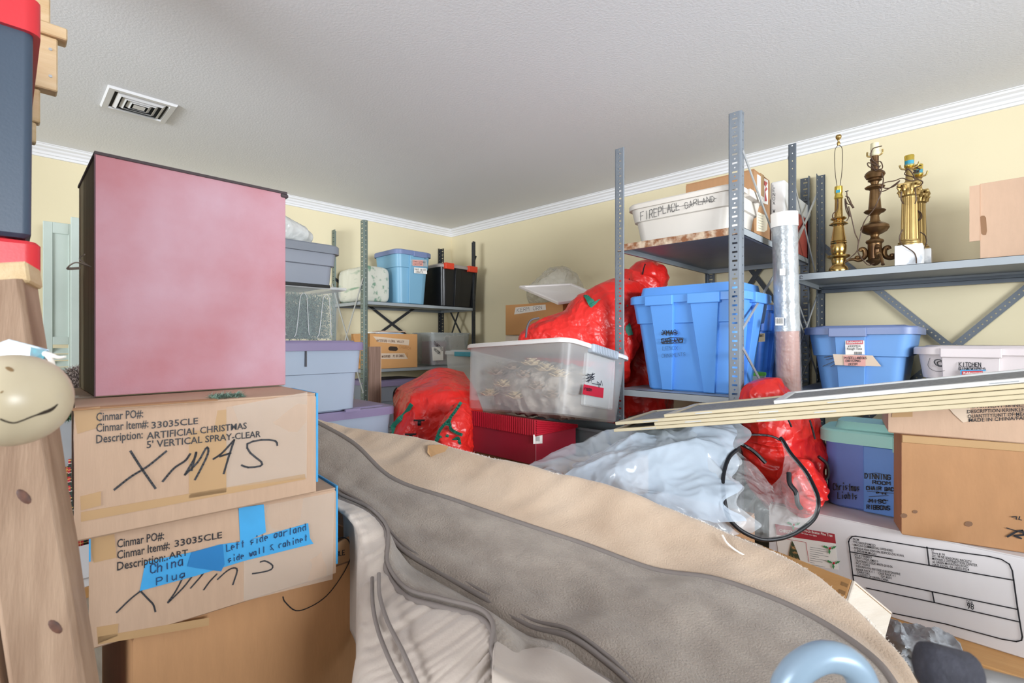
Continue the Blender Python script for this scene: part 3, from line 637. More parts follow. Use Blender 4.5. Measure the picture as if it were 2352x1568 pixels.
mb = MB(); hand(mb, R, 'MISCELLANEOUS', (1940, 824), (1991, 824), 5, .0016, val=-.018, off=.004, jit=.03); hand(mb, R, 'CHRISTMAS', (1942, 831), (1977, 831), 5, .0016, val=-.018, off=.004, jit=.03); hand(mb, R, 'DECOR', (1949, 838.5), (1970, 838), 5, .0016, val=-.018, off=.004, jit=.03)
for (a_, b_) in (((1893, 820), (1914, 817)), ((1897, 826), (1915, 821)), ((1890, 841), (1917, 829)), ((1908, 842), (1918, 836))): scribble(mb, R, [a_, b_], .003)
mb.build('handwriting', M_ink, R)
R, W = tote('storage_bin', 'off-white lidded bin scribbled with black marker under the right shelf', (-.215, 2.97, S4), (.34, 2.97, S4), .5, .235, mat('pinkish_white_plastic', 'ded4d4', .4, var=.02), mat('pinkish_white_lid', 'd6cbcb', .4, var=.02), lidh=.035, taper=.03, r=.06, step=.6, ledge=.016,
     ribs=(('front', .33, .19, .18),), hs=(('front', .33, .2),))
mb = MB(); hand(mb, R, 'KITCHEN', (2202, 841), (2254, 841), 9, .0025, val=-.01, off=.004); hand(mb, R, 'SINKWIPES', (2201, 849), (2264, 850), 5, .0025, val=-.01, off=.004); scribble(mb, R, [(2202, 842), (2255, 843)], .002, val=-.012)
for (rx_, ry_, cx_, cy_, w_) in ((13, 9, 2157, 833, 7), (9, 6, 2160, 835, 5)):
    scribble(mb, R, [(cx_ + rx_ * math.cos(t * .55) * (1 - t * .012), cy_ + ry_ * math.sin(t * .55 + .3) * (1 - t * .01)) for t in range(26)], .0022)
scribble(mb, R, [(2136, 822), (2131, 838), (2140, 849), (2158, 853), (2176, 848), (2182, 838), (2176, 826)], .0018, sm=12)
mb.build('handwriting', M_ink, R)
decal(R, 'sticker_border', mat('cyan_print', '2a9ad0', .5), [(2206, 849), (2264, 849), (2264, 852), (2210, 853), (2210, 861), (2206, 861)], val=-.012, off=.004)
decal(R, 'sticker_banner', M_redl, [(2209, 852), (2257, 851), (2257, 861), (2209, 862)], val=-.0125, off=.004)
mb = MB(); prn(mb, R, 'Rubbermaid', (2213, 858.5), (2254, 858), 4.5, val=-.015, off=.004); mb.build('lettering', M_paper, R)
R, W = carton('cardboard_box', 'pale open carton with a hand hole at the right end of the lamp shelf', (.0, 3.09, S3), (.46, 3.09, S3), .36, .36, M_card3, open_top=True)
mb = MB()
hh = [(2252, 498), (2255, 495), (2261, 495), (2265, 500), (2267, 530), (2265, 539), (2259, 540), (2254, 536)]
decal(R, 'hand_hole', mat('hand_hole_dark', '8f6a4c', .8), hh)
MB().box(-.035, 0, -.004, .002, .1, .355).build('flap', M_card3, R)
# lamps ------------------------------------------------------------
k = .000663
def prof(L, base, k): return [(max(.001, hw_ * k), (base - y_) * k) for y_, hw_ in L]
pos = onY(1926, 620, 2.985)
R = root('table_lamp', (pos.x, 2.985, S3), 0, 'polished brass candlestick lamp with a tall wire harp, leftmost of the lamps', 'lamp')
MB().lathe([(.003, 0)] + prof([(1160, 65), (1150, 66), (1130, 60), (1118, 46), (1105, 42), (1080, 46)], 1162, k), 32).build('base', M_brass, R, sm=35)
MB().lathe(prof([(1080, 46), (1062, 50), (1050, 75), (1040, 78), (1032, 60), (1024, 44), (1010, 50), (995, 52), (960, 54), (950, 50), (940, 56), (932, 50), (926, 54), (920, 50), (810, 34), (800, 40), (795, 63), (785, 58), (775, 36), (764, 34), (752, 54), (743, 50), (738, 28), (600, 25)], 1162, k), 32).build('column', M_brass, R, sm=35)
MB().lathe(prof([(600, 24), (590, 30), (572, 28), (560, 24), (545, 28), (500, 27), (499, 2)], 1162, k), 24).build('socket', mat('bright_gold', 'd9bd58', .25, metal=.9), R, sm=35)
mb = MB(); mb.box(-.008, .010, -.0195, -.0175, (1162 - 553) * k, (1162 - 532) * k); mb.build('sticker', mat('teal_sticker', '2a8aa0', .5), R)
zh = lambda y_: (1162 - y_) * k
for s in (-1, 1):
    MB().tube(smooth([Vector((s * .004, 0, zh(178))), Vector((s * .0155, 0, zh(210))), Vector((s * .017, 0, zh(300))), Vector((s * .014, 0, zh(400))), Vector((s * .006, 0, zh(500)))], 20), .0016, 6).build('harp', mat('dark_wire', '4b4034', .4, metal=.6), R, sm=60)
MB().lathe(prof([(178, 8), (165, 12), (155, 11), (150, 6), (135, 8), (125, 18), (110, 21), (98, 15), (94, 3)], 1162, k), 20).build('finial', M_brass, R, sm=40)
def cord(parent, pts, r=.0026, n=60, m=None):
    MB().tube(smooth([Vector(p) for p in pts], n), r, 6).build('cord', m or M_cord, parent, sm=60)
def lpx(R, px, py, Y): return mw(R).inverted() @ onY(px, py, Y)
def zp(x, y): return (1820 + x / 3.408, 280 + y / 3.408)
def cordz(R, L, Y): cord(R, [lpx(R, *zp(x, y), Y + (.004 * math.sin(i * 1.7))) for i, (x, y) in enumerate(L)])
cordz(R, [(425, 545), (432, 600), (455, 640), (475, 660)], 2.955); cordz(R, [(355, 600), (350, 680), (318, 720), (318, 750), (350, 765)], 2.95)
cordz(R, [(415, 580), (440, 590), (460, 640), (430, 640), (412, 600), (418, 680), (440, 740), (425, 775)], 2.95)
cordz(R, [(410, 600), (430, 680), (452, 740), (440, 660), (470, 780), (490, 870), (515, 930), (505, 1010), (455, 1060), (405, 1100)], 2.95)
MB().tube([lpx(R, *zp(448, 625), 2.95), lpx(R, *zp(478, 672), 2.95)], .005, 8).build('plug', M_cord, R)
MB().tube([lpx(R, *zp(412, 545), 2.97), lpx(R, *zp(438, 538), 2.97)], .0025, 8).build('switch', M_ink, R)
# bronze
k2 = .00064
pos = onY(1820 + 645 / 3.408, 610, 3.03)
R = root('table_lamp', (pos.x, 3.03, S3), 0, 'dark bronze baluster lamp on three scrolled feet', 'lamp')
z2 = lambda y_: (1143 - y_) * k2
MB().lathe([(max(.001, h_ * k2), z2(y_)) for y_, h_ in [(1112, 6), (1105, 22), (1085, 42), (1075, 55), (1066, 58), (1058, 44), (1040, 46), (940, 46), (932, 56), (922, 60), (912, 56), (900, 34), (885, 26), (870, 30), (862, 50), (845, 78), (820, 94), (800, 90), (785, 72), (772, 42), (755, 32), (720, 28), (705, 40), (697, 60), (685, 72), (676, 66), (668, 44), (660, 42), (520, 32), (510, 40), (503, 62), (494, 66), (485, 54), (478, 22), (455, 30), (445, 46), (432, 42), (425, 56), (400, 68), (385, 64), (370, 48), (360, 26), (250, 26)]], 32).build('column', M_bronze, R, sm=35)
MB().lathe([(max(.001, h_ * k2), z2(y_)) for y_, h_ in [(252, 26), (245, 34), (225, 34), (215, 28), (200, 30), (152, 28), (150, 3)]], 24).build('socket', mat('ivory_socket', 'd9d2b0', .4, var=.05), R, sm=35)
for i, an in enumerate((-2.9, -1.25, .35)):
    cs, sn = math.cos(an), math.sin(an); f = lambda r, y_: Vector((cs * r * k2, sn * r * k2, z2(y_)))
    pts = [f(95, 990), (f(85, 972)), f(65, 985), f(62, 1030), f(85, 1055), f(110, 1060), f(135, 1050), f(175, 1055), f(215, 1085), f(238, 1120), f(250, 1138)]
    sm_ = smooth(pts, 40); MB().tube(sm_, [.009 + .003 * math.sin(t / 40 * 6) for t in range(41)], 8).build('leg', M_bronze, R, sm=60)
    mb = MB(); mb.lathe([(.001, .012), (.010, .009), (.013, 0), (.010, -.009), (.001, -.012)], 12, f(112, 1040)); mb.build('scroll', M_bronze, R, sm=60)
for s in (-1, 1):
    MB().tube(smooth([Vector((s * .012, 0, z2(255))), Vector((s * .03, 0, z2(240))), Vector((s * .031, 0, z2(210)))], 10), .004, 8).build('harp_holder', M_gold, R, sm=60)
cordz(R, [(700, 188), (670, 195), (630, 210), (615, 260), (640, 310), (690, 310), (705, 360), (660, 370), (600, 350), (590, 320), (640, 330), (680, 350), (610, 290), (650, 380), (690, 340)], 2.99)
cordz(R, [(700, 400), (712, 450), (700, 520), (680, 590), (640, 680), (590, 740), (555, 800), (530, 900), (515, 960), (512, 1010), (530, 1050), (570, 1100), (600, 1120), (640, 1105)], 2.955)
# columns
def column_lamp(x, y, label):
    kk = .00062; R = root('table_lamp', (x, y, S3), 0, label, 'lamp')
    MB().box(-.052, .052, -.045, .045, .0, .102).build('base', M_marble, R, bevel=.002)
    z0 = .102
    zc = lambda y_: z0 + (930 - y_) * kk
    MB().lathe([(.046, z0), (.047, zc(922)), (.043, zc(912)), (.044, zc(905)), (.037, zc(895)), (.036, zc(885))], 32).build('plinth', M_gold, R, sm=35)
    rings = []
    for yy, rr in ((885, .0335), (560, .029), (548, .0295)):
        rings.append([Vector(((rr * (1 if (i % 4) < 2 else .93)) * math.cos(i * math.pi * 2 / 88), (rr * (1 if (i % 4) < 2 else .93)) * math.sin(i * math.pi * 2 / 88), zc(yy))) for i in range(88)])
    MB().loft(rings).build('fluted_shaft', M_gold, R)
    mb = MB(); mb.lathe([(.030, zc(552)), (.034, zc(545)), (.030, zc(538)), (.030, zc(520)), (.034, zc(500)), (.040, zc(470)), (.041, zc(462))], 24)
    mb.box(-.042, .042, -.042, .042, zc(462), zc(450))
    for j in range(2):
        for i in range(8):
            a_ = (i + j * .5) * math.pi / 4; b_ = .032 + j * .003
            c_ = Vector((math.cos(a_), math.sin(a_), 0)); mb.tube([c_ * b_ + Vector((0, 0, zc(540 - j * 35))), c_ * (b_ + .003) + Vector((0, 0, zc(515 - j * 35))), c_ * (b_ + .012) + Vector((0, 0, zc(500 - j * 35))), c_ * (b_ + .014) + Vector((0, 0, zc(510 - j * 35)))], [.008, .008, .006, .003], 6)
    for sx in (-1, 1):
        for sy in (-1, 1): mb.lathe([(.001, zc(480)), (.009, zc(474)), (.009, zc(462)), (.001, zc(456))], 10, (sx * .036, sy * .036, 0))
    mb.build('capital', M_gold, R, sm=40)
    MB().lathe([(.03, zc(450)), (.024, zc(440)), (.016, zc(425)), (.013, zc(345)), (.018, zc(335)), (.012, zc(325))], 20).build('neck', M_gold, R, sm=40)
    MB().lathe([(.012, zc(325)), (.020, zc(315)), (.021, zc(300)), (.019, zc(292)), (.020, zc(232)), (.019, zc(228)), (.002, zc(228))], 24).build('socket', mat('bright_gold', 'd9bd58', .25, metal=.9), R, sm=40)
    mb = MB(); n_ = 8; a0 = -2.5
    mb.grid([[(.0208 * math.cos(a0 + i * .25), .0208 * math.sin(a0 + i * .25), z) for i in range(9)] for z in (zc(306), zc(272))]); mb.build('sticker', mat('teal_sticker', '2a8aa0', .5), R)
    for s in (-1, 1): MB().tube(smooth([Vector((s * .010, 0, zc(330))), Vector((s * .03, 0, zc(320))), Vector((s * .037, 0, zc(290)))], 10), .004, 8).build('harp_holder', M_gold, R, sm=60)
    return R
p3 = onY(1820 + 915 / 3.408, 600, 3.03)
R = column_lamp(p3.x, 3.03, 'gold fluted column lamp on a white marble block')
cordz(R, [(900, 370), (880, 410), (940, 430), (985, 450), (1020, 470), (1000, 500), (960, 520), (970, 600), (960, 640)], 2.985)
cordz(R, [(895, 360), (930, 390), (960, 450), (920, 460), (860, 440), (800, 460), (740, 470), (690, 490)], 2.975)
cordz(R, [(680, 500), (740, 520), (800, 500), (840, 460), (800, 490), (740, 530), (690, 545), (680, 520)], 2.98)
cordz(R, [(862, 840), (840, 900), (850, 950), (900, 985), (950, 1020), (968, 1060), (970, 1105)], 2.98)
cordz(R, [(855, 545), (850, 600), (870, 640)], 2.98)
p4 = onY(1820 + 985 / 3.408, 600, 3.22)
R = column_lamp(p4.x, 3.22, 'second gold column lamp, half hidden behind the marble-based one')
cordz(R, [(985, 350), (940, 370), (990, 390), (930, 400), (1000, 370), (940, 350), (1010, 340)], 3.16)
cordz(R, [(970, 690), (1005, 710), (1010, 750), (975, 780), (1000, 740), (985, 690)], 3.16); cordz(R, [(1000, 860), (1040, 890), (1048, 950), (1020, 1010)], 3.16)
# ================================================================== LEFT UNIT CONTENT
S5, S6 = zz(.3555), zz(-.2445)
ML = math.pi / 2
# boxes whose front faces +X: local x runs along +Y, local y runs towards -X
def faceX(X, y0, y1, z): return (X, y0, z), (X, y1, z)
R, W = tote('storage_bin', 'tall light blue bin with taped notes, on the far left shelf', *faceX(-3.855, 2.50, 2.88, S5), .41, .50, M_tealblue, M_lbluelid, lidh=.045, taper=.028, r=.05, step=.30, ledge=.016, ribs=(('front', .55, .16, .14),), hs=(('front', .62, .15),))
decal(R, 'taped_note', M_tape, [(944, 595), (980, 597), (982, 612), (946, 610)], val=-.012, off=.004); decal(R, 'taped_note', M_paper, [(951, 614), (980, 616), (981, 629), (951, 627)], val=-.012, off=.004)
decal(R, 'pink_note', mat('pink_note', 'e0a49a', .6), [(948, 597), (972, 598), (972, 611), (948, 610)], val=-.0135, off=.004)
mb = MB(); hand(mb, R, 'CHRISTMAS', (949, 602), (977, 604), 3.6, .0018, val=-.014, off=.005, jit=.03); hand(mb, R, 'DECOR', (950, 608), (970, 609), 3.4, .0018, val=-.014, off=.005, jit=.03); hand(mb, R, 'TREE SKIRT', (952, 620), (979, 622), 3.4, .0018, val=-.014, off=.005, jit=.03); hand(mb, R, 'ORNTS', (955, 626), (972, 627), 3.4, .0018, val=-.014, off=.005, jit=.03)
mb.build('handwriting', M_ink, R)
R, W = tote('storage_bin', 'black bin with orange-red latches and a smoky lid on the far left shelf', *faceX(-3.865, 3.02, 3.50, S5), .45, .42, M_black, mat('smoky_lid', 'a59c96', .2, var=.04), lidh=.03, taper=.03, r=.05, step=0, ledge=.02, handle=M_orange, latches=(('front', .15, .11), ('front', .80, .12)), ribs=(('front', .42, .07, .06), ('front', .92, .03, .03)), lidtop=.014)
decal(R, 'label', M_paper, [(1069, 622), (1092, 622), (1095, 633), (1090, 636), (1070, 633)], val=.016, off=.004)
mb = MB(); hand(mb, R, 'BOXES', (1071, 627), (1090, 628), 3.4, .0018, val=.014, off=.004, jit=.03); hand(mb, R, 'LIGHTS', (1071, 632), (1090, 633), 3.4, .0018, val=.014, off=.004, jit=.03); mb.build('handwriting', M_ink, R)
M_marb = mat('marbled_paper', 'd3d3c6', .45, col2='7f9f88', scale=3.5, stretch=(1, 6, 6), thr=(.55, .66))
R = root('wrapped_bundle', (-4.42, 2.19, S5), 0, 'pale bundle in green marbled wrapping on the far left shelf', 'bundle')
M_marb2 = M_marb
mb = MB(); blob(mb, [(.0, .15, .165), (.24, .15, .165), (.48, .15, .165)], [(.14, .158)] * 3, ex=6, amp=.004, freq=6, up=(0, 0, 1), seed=4); mb.build('body', M_marb, R, sm=50)
R, W = carton('paper_carton', 'tan open carton with masking-tape notes on the middle left shelf', *faceX(-3.885, 2.235, 2.74, S6), .33, .315, mat('file_box_card', 'cf9a63', .75, var=.05, scale=4, bump=.05), open_top=True)
mb = MB(); q = [lp(R, *p) for p in ()]
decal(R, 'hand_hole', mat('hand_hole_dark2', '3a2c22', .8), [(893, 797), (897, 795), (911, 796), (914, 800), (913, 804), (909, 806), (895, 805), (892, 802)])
decal(R, 'tape_note', M_tan, [(857, 772), (940, 780), (939, 793), (868, 785)], off=.0016); decal(R, 'tape_note', M_tan, [(876, 811), (929, 811), (937, 824), (876, 824)], off=.0016)
mb = MB(); hand(mb, R, 'WATERFORD FLORAL VALLEY', (865, 784), (928, 787), 5, .0022, off=.004, jit=.04); hand(mb, R, 'WATERFORD 3 PC OR CANDLE', (877, 821), (929, 819), 5, .0022, off=.004, jit=.04); mb.build('handwriting', mat('brown_ink', '6a4632', .6), R)
mb = MB(); hand(mb, R, 'CHURCH', (917, 799), (944, 803), 6, .0014, off=.003); scribble(mb, R, [(934, 809), (937, 820), (929, 816)], .0015); mb.build('pencil_scrawl', mat('rust_ink', '9a5a38', .6), R)
for i, (a, dx, dy) in enumerate(((.1, 0, 0), (-.25, .02, .02), (.3, -.03, .03), (-.05, .04, .01))):
    r_ = root('folder', (-3.98 - dy, 2.46 + dx, S6 + .300 + i * .011), a, 'pale paper %s on the tan carton' % ('folder lowest', 'booklet, second from the bottom', 'envelope, second from the top', 'booklet topmost')[i], 'paper', 'papers in the tan carton')
    MB().box(-.08, .08, -.13, .13, 0, .009).build('cover', (M_paper, M_lblue, M_paper, M_card3)[i], r_)
# support under the papers: the carton is filled
r_ = root('file_stack', (-4.05, 2.48, S6 + .006), 0, 'stack of papers filling the tan carton', 'paper'); MB().box(-.13, .13, -.21, .21, 0, .292).build('pages', M_paper, r_)
R, W = tote('storage_bin', 'clear lidless bin with pink contents and marker writing beside the tan carton', *faceX(-3.90, 2.93, 3.43, S6), .34, .335, M_clearg, None, taper=.03, r=.03, step=0, open_top=True)
for k, (a, b, z0, z1, m_) in enumerate(((.05, .21, .01, .24, mat('pink_lining', 'b8607c', .6)), (.26, .46, .01, .30, mat('cream_card', 'ddcfc2', .7)), (.05, .2, .245, .29, M_paper))):
    r_ = root(('photo_album', 'card_box', 'envelope_pack')[k], (-3.95, 2.93 + a, S6 + z0 + .006), 0, ('pink album inside the clear bin', 'cream decorated box inside the clear bin', 'white packet on the pink album in the clear bin')[k], ('album', 'box', 'packet')[k])
    MB().box(-.2, 0, 0, b - a, 0, z1 - z0).build('body', m_, r_, bevel=.003)
decal(R, 'label', M_paper, [(992, 797), (1018, 795), (1018, 827), (994, 828)], val=.014)
mb = MB(); 
for i, c in enumerate('CURTIS'): hand(mb, R, c, (997 + i * 3.3, 790 + i * 2.8), (1000.5 + i * 3.3, 793 + i * 2.8), 7, .0035, val=.012, off=.004)
for i, c in enumerate('ROOM'): hand(mb, R, c, (997 + i * 3.6, 805 + i * 2.6), (1000.5 + i * 3.6, 807 + i * 2.6), 7, .0035, val=.012, off=.004)
mb.build('handwriting', M_ink, R)
R, W = tote('storage_bin', 'grey bin with mauve lid under the middle left shelf', *faceX(-3.90, 2.30, 2.85, .5005), .45, .44, M_grey, M_purple, lidh=.05, taper=.03, step=.4)
R, W = carton('cardboard_box', 'white carton behind the zinc brace on the middle left shelf', (-4.42, 2.185, S6), (-4.25, 2.185, S6), .7, .29, M_light, tape=False) if False else (None, 0)
# ================================================================== STACK OF BINS BEFORE THE LEFT UNIT
XS = -2.42
R, W = carton('storage_crate', 'low carton carrying the stack of blue-grey bins', *faceX(XS - .03, .75, 1.50, .0), .45, .235, M_card2)
R, W = tote('storage_bin', 'lowest pale blue-grey bin of the stack, lid partly shown', *faceX(XS, .70, 1.54, .2355), .50, ZC - .365 - .2355, M_greyb, M_purple, lidh=.045, taper=.03, step=0, r=.04, ledge=.02)
R, W = tote('storage_bin', 'large pale blue-grey bin with mauve lid, second from the bottom of the stack', *faceX(-2.385, .62, 1.335, ZC - .363), .50, .362, M_greyb, M_purple, lidh=.045, taper=.018, step=.42, r=.045, ledge=.016)
MB().box(.40, .406, -.012, 0, .24, .33).build('clip', M_ink2, R)
MB().box(.60, .68, -.03, -.014, -.0005, .012).build('strap', M_purple, R)
R, W = tote('storage_bin', 'clear bin packed with evergreen garland in the middle of the stack', *faceX(-2.40, .63, 1.23, ZC + .002), .45, .275, M_clearl, None, taper=.02, r=.03, step=0, open_top=True)
MB().box(-.012, W + .012, -.012, .462, .262, .277).build('lid', M_clear2, R, bevel=.004)
MB().box(.25, .52, -.016, .02, .268, .284).build('latch', M_black, R, bevel=.002, label='black perforated latch')
mb = MB()
for k in range(4):
    u = .16 + k * .115; pts = [Vector((u - .04, -.004, .02))] + [Vector((u + dx, -.006, z)) for dx, z in ((-.03, .05), (-.018, .2), (-.012, .225), (0, .235), (.012, .225), (.018, .2), (.03, .05), (.036, .03))]
    mb = MB(); mb.tube(smooth([Vector((p.x, p.y + .018 * (1 - p.z / .27), p.z)) for p in pts], 24), .0022, 6); mb.build('moulded_rib', M_clear2, R, sm=60)
g_ = root('garland', (-2.62, .93, ZC + .015), 0, 'evergreen garland packed inside the clear bin', 'garland')
mb = MB(); rg = random.Random(5)
for i in range(9000):
    p = Vector((rg.uniform(-.02, .17), rg.uniform(-.25, .27), rg.uniform(.0, .225))); d = Vector((rg.uniform(-1, 1), rg.uniform(-1, 1), rg.uniform(-1, 1))).normalized() * .024; s = d.orthogonal().normalized() * .0022
    mb.add([p - s, p + s, p + d], [(0, 1, 2)])
o = mb.build('needles', M_leafd, g_); o['kind'] = 'stuff'
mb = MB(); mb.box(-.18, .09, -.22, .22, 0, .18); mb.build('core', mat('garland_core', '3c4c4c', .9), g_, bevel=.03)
for k, (yy, zc_) in enumerate(((-.07, .16), (-.10, .07))):
    r_ = root('light_packet', (-2.43, .93 + yy, ZC + zc_), 0, ('blue light packet near the top of the clear garland bin', 'blue and white light packet low in the clear garland bin')[k], 'packet')
    MB().box(-.02, 0, -.03, .03, -.045, .045).build('body', M_inkb, r_, bevel=.004); MB().box(-.001, .001, -.02, .02, -.01, .03).build('label', M_paper, r_)
R, W = tote('storage_bin', 'grey lidded bin at the top of the stack', *faceX(-2.41, .60, 1.205, ZC + .2795), .45, .215, M_grey, mat('grey_lid', '7e848d', .42, var=.03), lidh=.045, taper=.014, step=.45, r=.035, ledge=.016)
R = root('plastic_bag', (-2.62, .98, ZC + .498), 0, 'pale translucent bag slumped on the top grey bin', 'bag')
mb = MB(); blob(mb, [(0, -.34, .055), (0, -.12, .07), (0, .03, .06), (.0, .15, .035)], [(.14, .06), (.17, .085), (.16, .07), (.11, .035)], ex=2.2, amp=.007, freq=8); mb.build('film', vinyl('pale_bag_film', 'e4e6e4', .25, alpha=.8, scale=9, strength=.4), R, sm=70)
# leaning plank behind the stack
a_ = onX(848, 796, -2.99); b_ = onX(874, 797, -2.99)
R = root('wood_plank', (-2.99, a_.y, 0), 0, 'narrow brown wood-look plank standing behind the stack of bins', 'plank')
MB().box(-.018, 0, 0, b_.y - a_.y, 0, a_.z).build('board', M_plank, R, bevel=.001); MB().box(-.018, .001, b_.y - a_.y, b_.y - a_.y + .005, 0, a_.z).build('edge_strip', M_card3, R)
# ================================================================== MIDDLE
R, W = carton('cardboard_box', 'brown support carton under the dark red gift box', (-2.08, 1.80, 0), (-1.42, 1.80, 0), .62, .70, M_card2)
R, W = tote('gift_box', 'x', (-2.0, 1.78, ZC - .587), (-1.5, 1.78, ZC - .587), .3, .2, M_redm) if False else (None, 0)
g0 = (-2.055, 1.765, .7055); hg = ZC - .375 - .7055
R = root('gift_box', g0, 0, 'dark red gift box with a ribbed red lid under the large clear bin', 'box')
Wg, Dg = .52, .32
MB().box(0, Wg, 0, Dg, 0, hg - .072).build('body', M_redm, R, bevel=.002)
mb = MB(); zt, zb_ = hg, hg - .078; e = .006
P0 = [(-e, -e), (Wg + e, -e), (Wg + e, Dg + e), (-e, Dg + e)]
mb.box(-e, Wg + e, -e, Dg + e, zt - .004, zt)
rg1 = []
for (x0, y0, x1, y1, nx, ny) in ((-e, -e, Wg + e, -e, 0, -1),):
    n_ = 36
    top = []; 
    for i in range(n_ * 2 + 1):
        f = i / (n_ * 2); o_ = .0045 * (i % 2); top.append((x0 + (x1 - x0) * f, y0 - o_, 0))
    mb.grid([[(x, y, zb_) for x, y, _ in top], [(x, y, zt) for x, y, _ in top]])
zs = [zb_ + (zt - zb_) * i / 14 for i in range(15)]
mb.grid([[(Wg + e + .0045 * (i % 2), -e, z) for i, z in enumerate(zs)], [(Wg + e + .0045 * (i % 2), Dg + e, z) for i, z in enumerate(zs)]])
mb.box(-e, -e + .003, -e, Dg + e, zb_, zt); mb.box(-e, Wg + e, Dg + e - .003, Dg + e, zb_, zt)
mb.v = [(x, y, z - (max(0, z - zb_) / (zt - zb_)) * .19 * max(0, min(y, Dg))) for x, y, z in mb.v]
mb.build('lid', M_redl, R)
MB().box(Wg - .001, Wg + .001, -.002, 0, 0, hg - .08).build('edge_highlight', mat('lit_edge', 'd08890', .5), R, label='pale painted highlight along the front corner')  # corner highlight put into the colour as a thin pale strip
decal(R, 'barcode_label', M_paper, [(1225, 998), (1246, 998), (1246, 1018), (1225, 1019)], 'x', Wg)
mb = MB()
for k in range(6): scribble(mb, R, [(1231 + k * 1.6, 1002), (1231 + k * 1.6, 1013)], .0014, 'x', Wg, 0, off=.003)
mb.build('barcode', M_ink, R)
# dark bin behind the gift box, leaning load of the clear bin
R, W = tote('storage_bin', 'dark grey bin wedged behind the gift box', (-1.92, 2.12, .7005), (-1.34, 2.12, .7005), .22, ZC - .455 - .7005, mat('charcoal_plastic', '5f6668', .45), None, taper=.02, step=0, open_top=True)
R, W = carton('cardboard_box', 'tan carton edge peeking out behind the gift box', (-1.405, 1.86, 0), (-1.19, 1.86, 0), .36, .735, M_kraft, tape=False)
# large clear bin, tilted
rx, ry = math.radians(-11), math.radians(3.0 * -1)
pb0 = P(1058, 941, 2.70); 
R, W = tote('storage_bin', 'large frosted clear bin with white lid, tilted on the gift box', (-2.085, 1.755, ZC - .372), (-1.365, 1.755, ZC - .372), .54, .362, M_frost, mat('frosted_white_lid', 'ece7e4', .35, var=.02), lidh=.024, taper=.022, r=.05, step=0, ledge=.018, rx=rx, ry=ry, latches=(), lidtop=.004, inset=.02)
MB().box(W - .006, W + .034, .16, .39, .318, .362).build('latch', mat('grey_handle', 'aeb6c0', .4), R, bevel=.008, seg=2, label='grey ribbed latch')
for k in range(14): MB().box(W + .034, W + .037, .175 + k * .0145, .181 + k * .0145, .322, .358).build('grip_ridge', mat('grey_handle', 'aeb6c0', .4), R)
MB().box(W - .018, W + .010, .15, .40, .06, .318).build('handle_panel', M_clear, R, bevel=.006)
decal(R, 'sticker', M_redl, [(1341, 882), (1387, 891), (1385, 914), (1338, 905)], 'x', W + .012)
mb = MB(); hand(mb, R, 'room', (1343, 895), (1360, 898), 8, .003, 'x', W + .014, off=.003)
mb.build('handwriting', M_ink, R)
mb = MB(); rg = random.Random(9)
scribble(mb, R, [(1345, 862), (1366, 858), (1346, 870), (1366, 864), (1347, 876), (1365, 870), (1350, 858), (1352, 878), (1362, 856), (1358, 878)], .003, 'x', W + .012, off=.003)
scribble(mb, R, [(1360, 880), (1380, 884), (1372, 876), (1376, 890), (1382, 874), (1384, 886)], .003, 'x', W + .012, off=.003)
mb.build('marker_scribble', M_ink, R)
# its contents
flw = mat('cream_silk', 'dfc9a2', .7, var=.1); flw2 = mat('beige_silk', 'b59d86', .7, var=.15)
def inside(x, y, z): return mw(R) @ Vector((x, y, z))
Rbin = R; rg = random.Random(11)
for i, (x, y, z, rr) in enumerate(((.10, .12, .10, .05), (.13, .13, .22, .055), (.22, .10, .15, .05), (.24, .14, .25, .05), (.31, .11, .09, .05), (.36, .10, .20, .05), (.38, .14, .27, .055), (.46, .10, .14, .05), (.47, .15, .24, .055), (.55, .12, .10, .05), (.56, .15, .21, .05), (.61, .20, .12, .05), (.60, .28, .23, .05))):
    r_ = root('silk_flower', inside(x, y, z), rg.uniform(0, 3), 'cream silk flower seen through the frosted bin', 'flower', 'silk flowers in the frosted bin')
    mb = MB()
    for j in range(3):
        for k in range(6):
            a = k * math.pi / 3 + j * .5; r0 = rr * (1 - j * .28); c_ = Vector((math.cos(a) * r0 * .6, math.sin(a) * r0 * .6, -.01 + j * .014)); t_ = Vector((-math.sin(a), math.cos(a), 0)) * r0 * .5
            q = Vector((math.cos(a), math.sin(a), .6)).normalized() * r0 * .5
            mb.add([c_ * .3, c_ - t_ * .8, c_ + q - t_ * .5, c_ + q * 1.25, c_ + q + t_ * .5, c_ + t_ * .8], [(0, 1, 2, 3, 4, 5)])
    mb.build('petals', (flw, flw2)[i % 2], r_, solid=.002)
r_ = root('tissue_wad', inside(.35, .31, .15), 0, 'pale crumpled wrapping inside the frosted bin', 'wrapping'); mb = MB(); blob(mb, [(-.29, 0, 0), (0, -.02, 0), (.29, 0, 0)], [(.14, .12), (.155, .13), (.14, .11)], amp=.02, freq=9); mb.build('film', vinyl('tissue', 'b9ada0', .6, scale=10), r_, sm=70)
# bin with teal handle
R, W = carton('cardboard_box', 'carton carrying the small bin with a teal handle', (-3.16, 2.52, 0), (-2.72, 2.52, 0), .33, .80, M_card2)
R, W = tote('storage_bin', 'small clear bin with a teal handle beyond the red bag', (-3.17, 2.5, .8005), (-2.7, 2.5, .8005), .36, ZC - .075 - .8005, M_clear2, M_clear2, lidh=.03, taper=.02, step=0, handle=M_tealh, hs=(('front', .55, .2),))
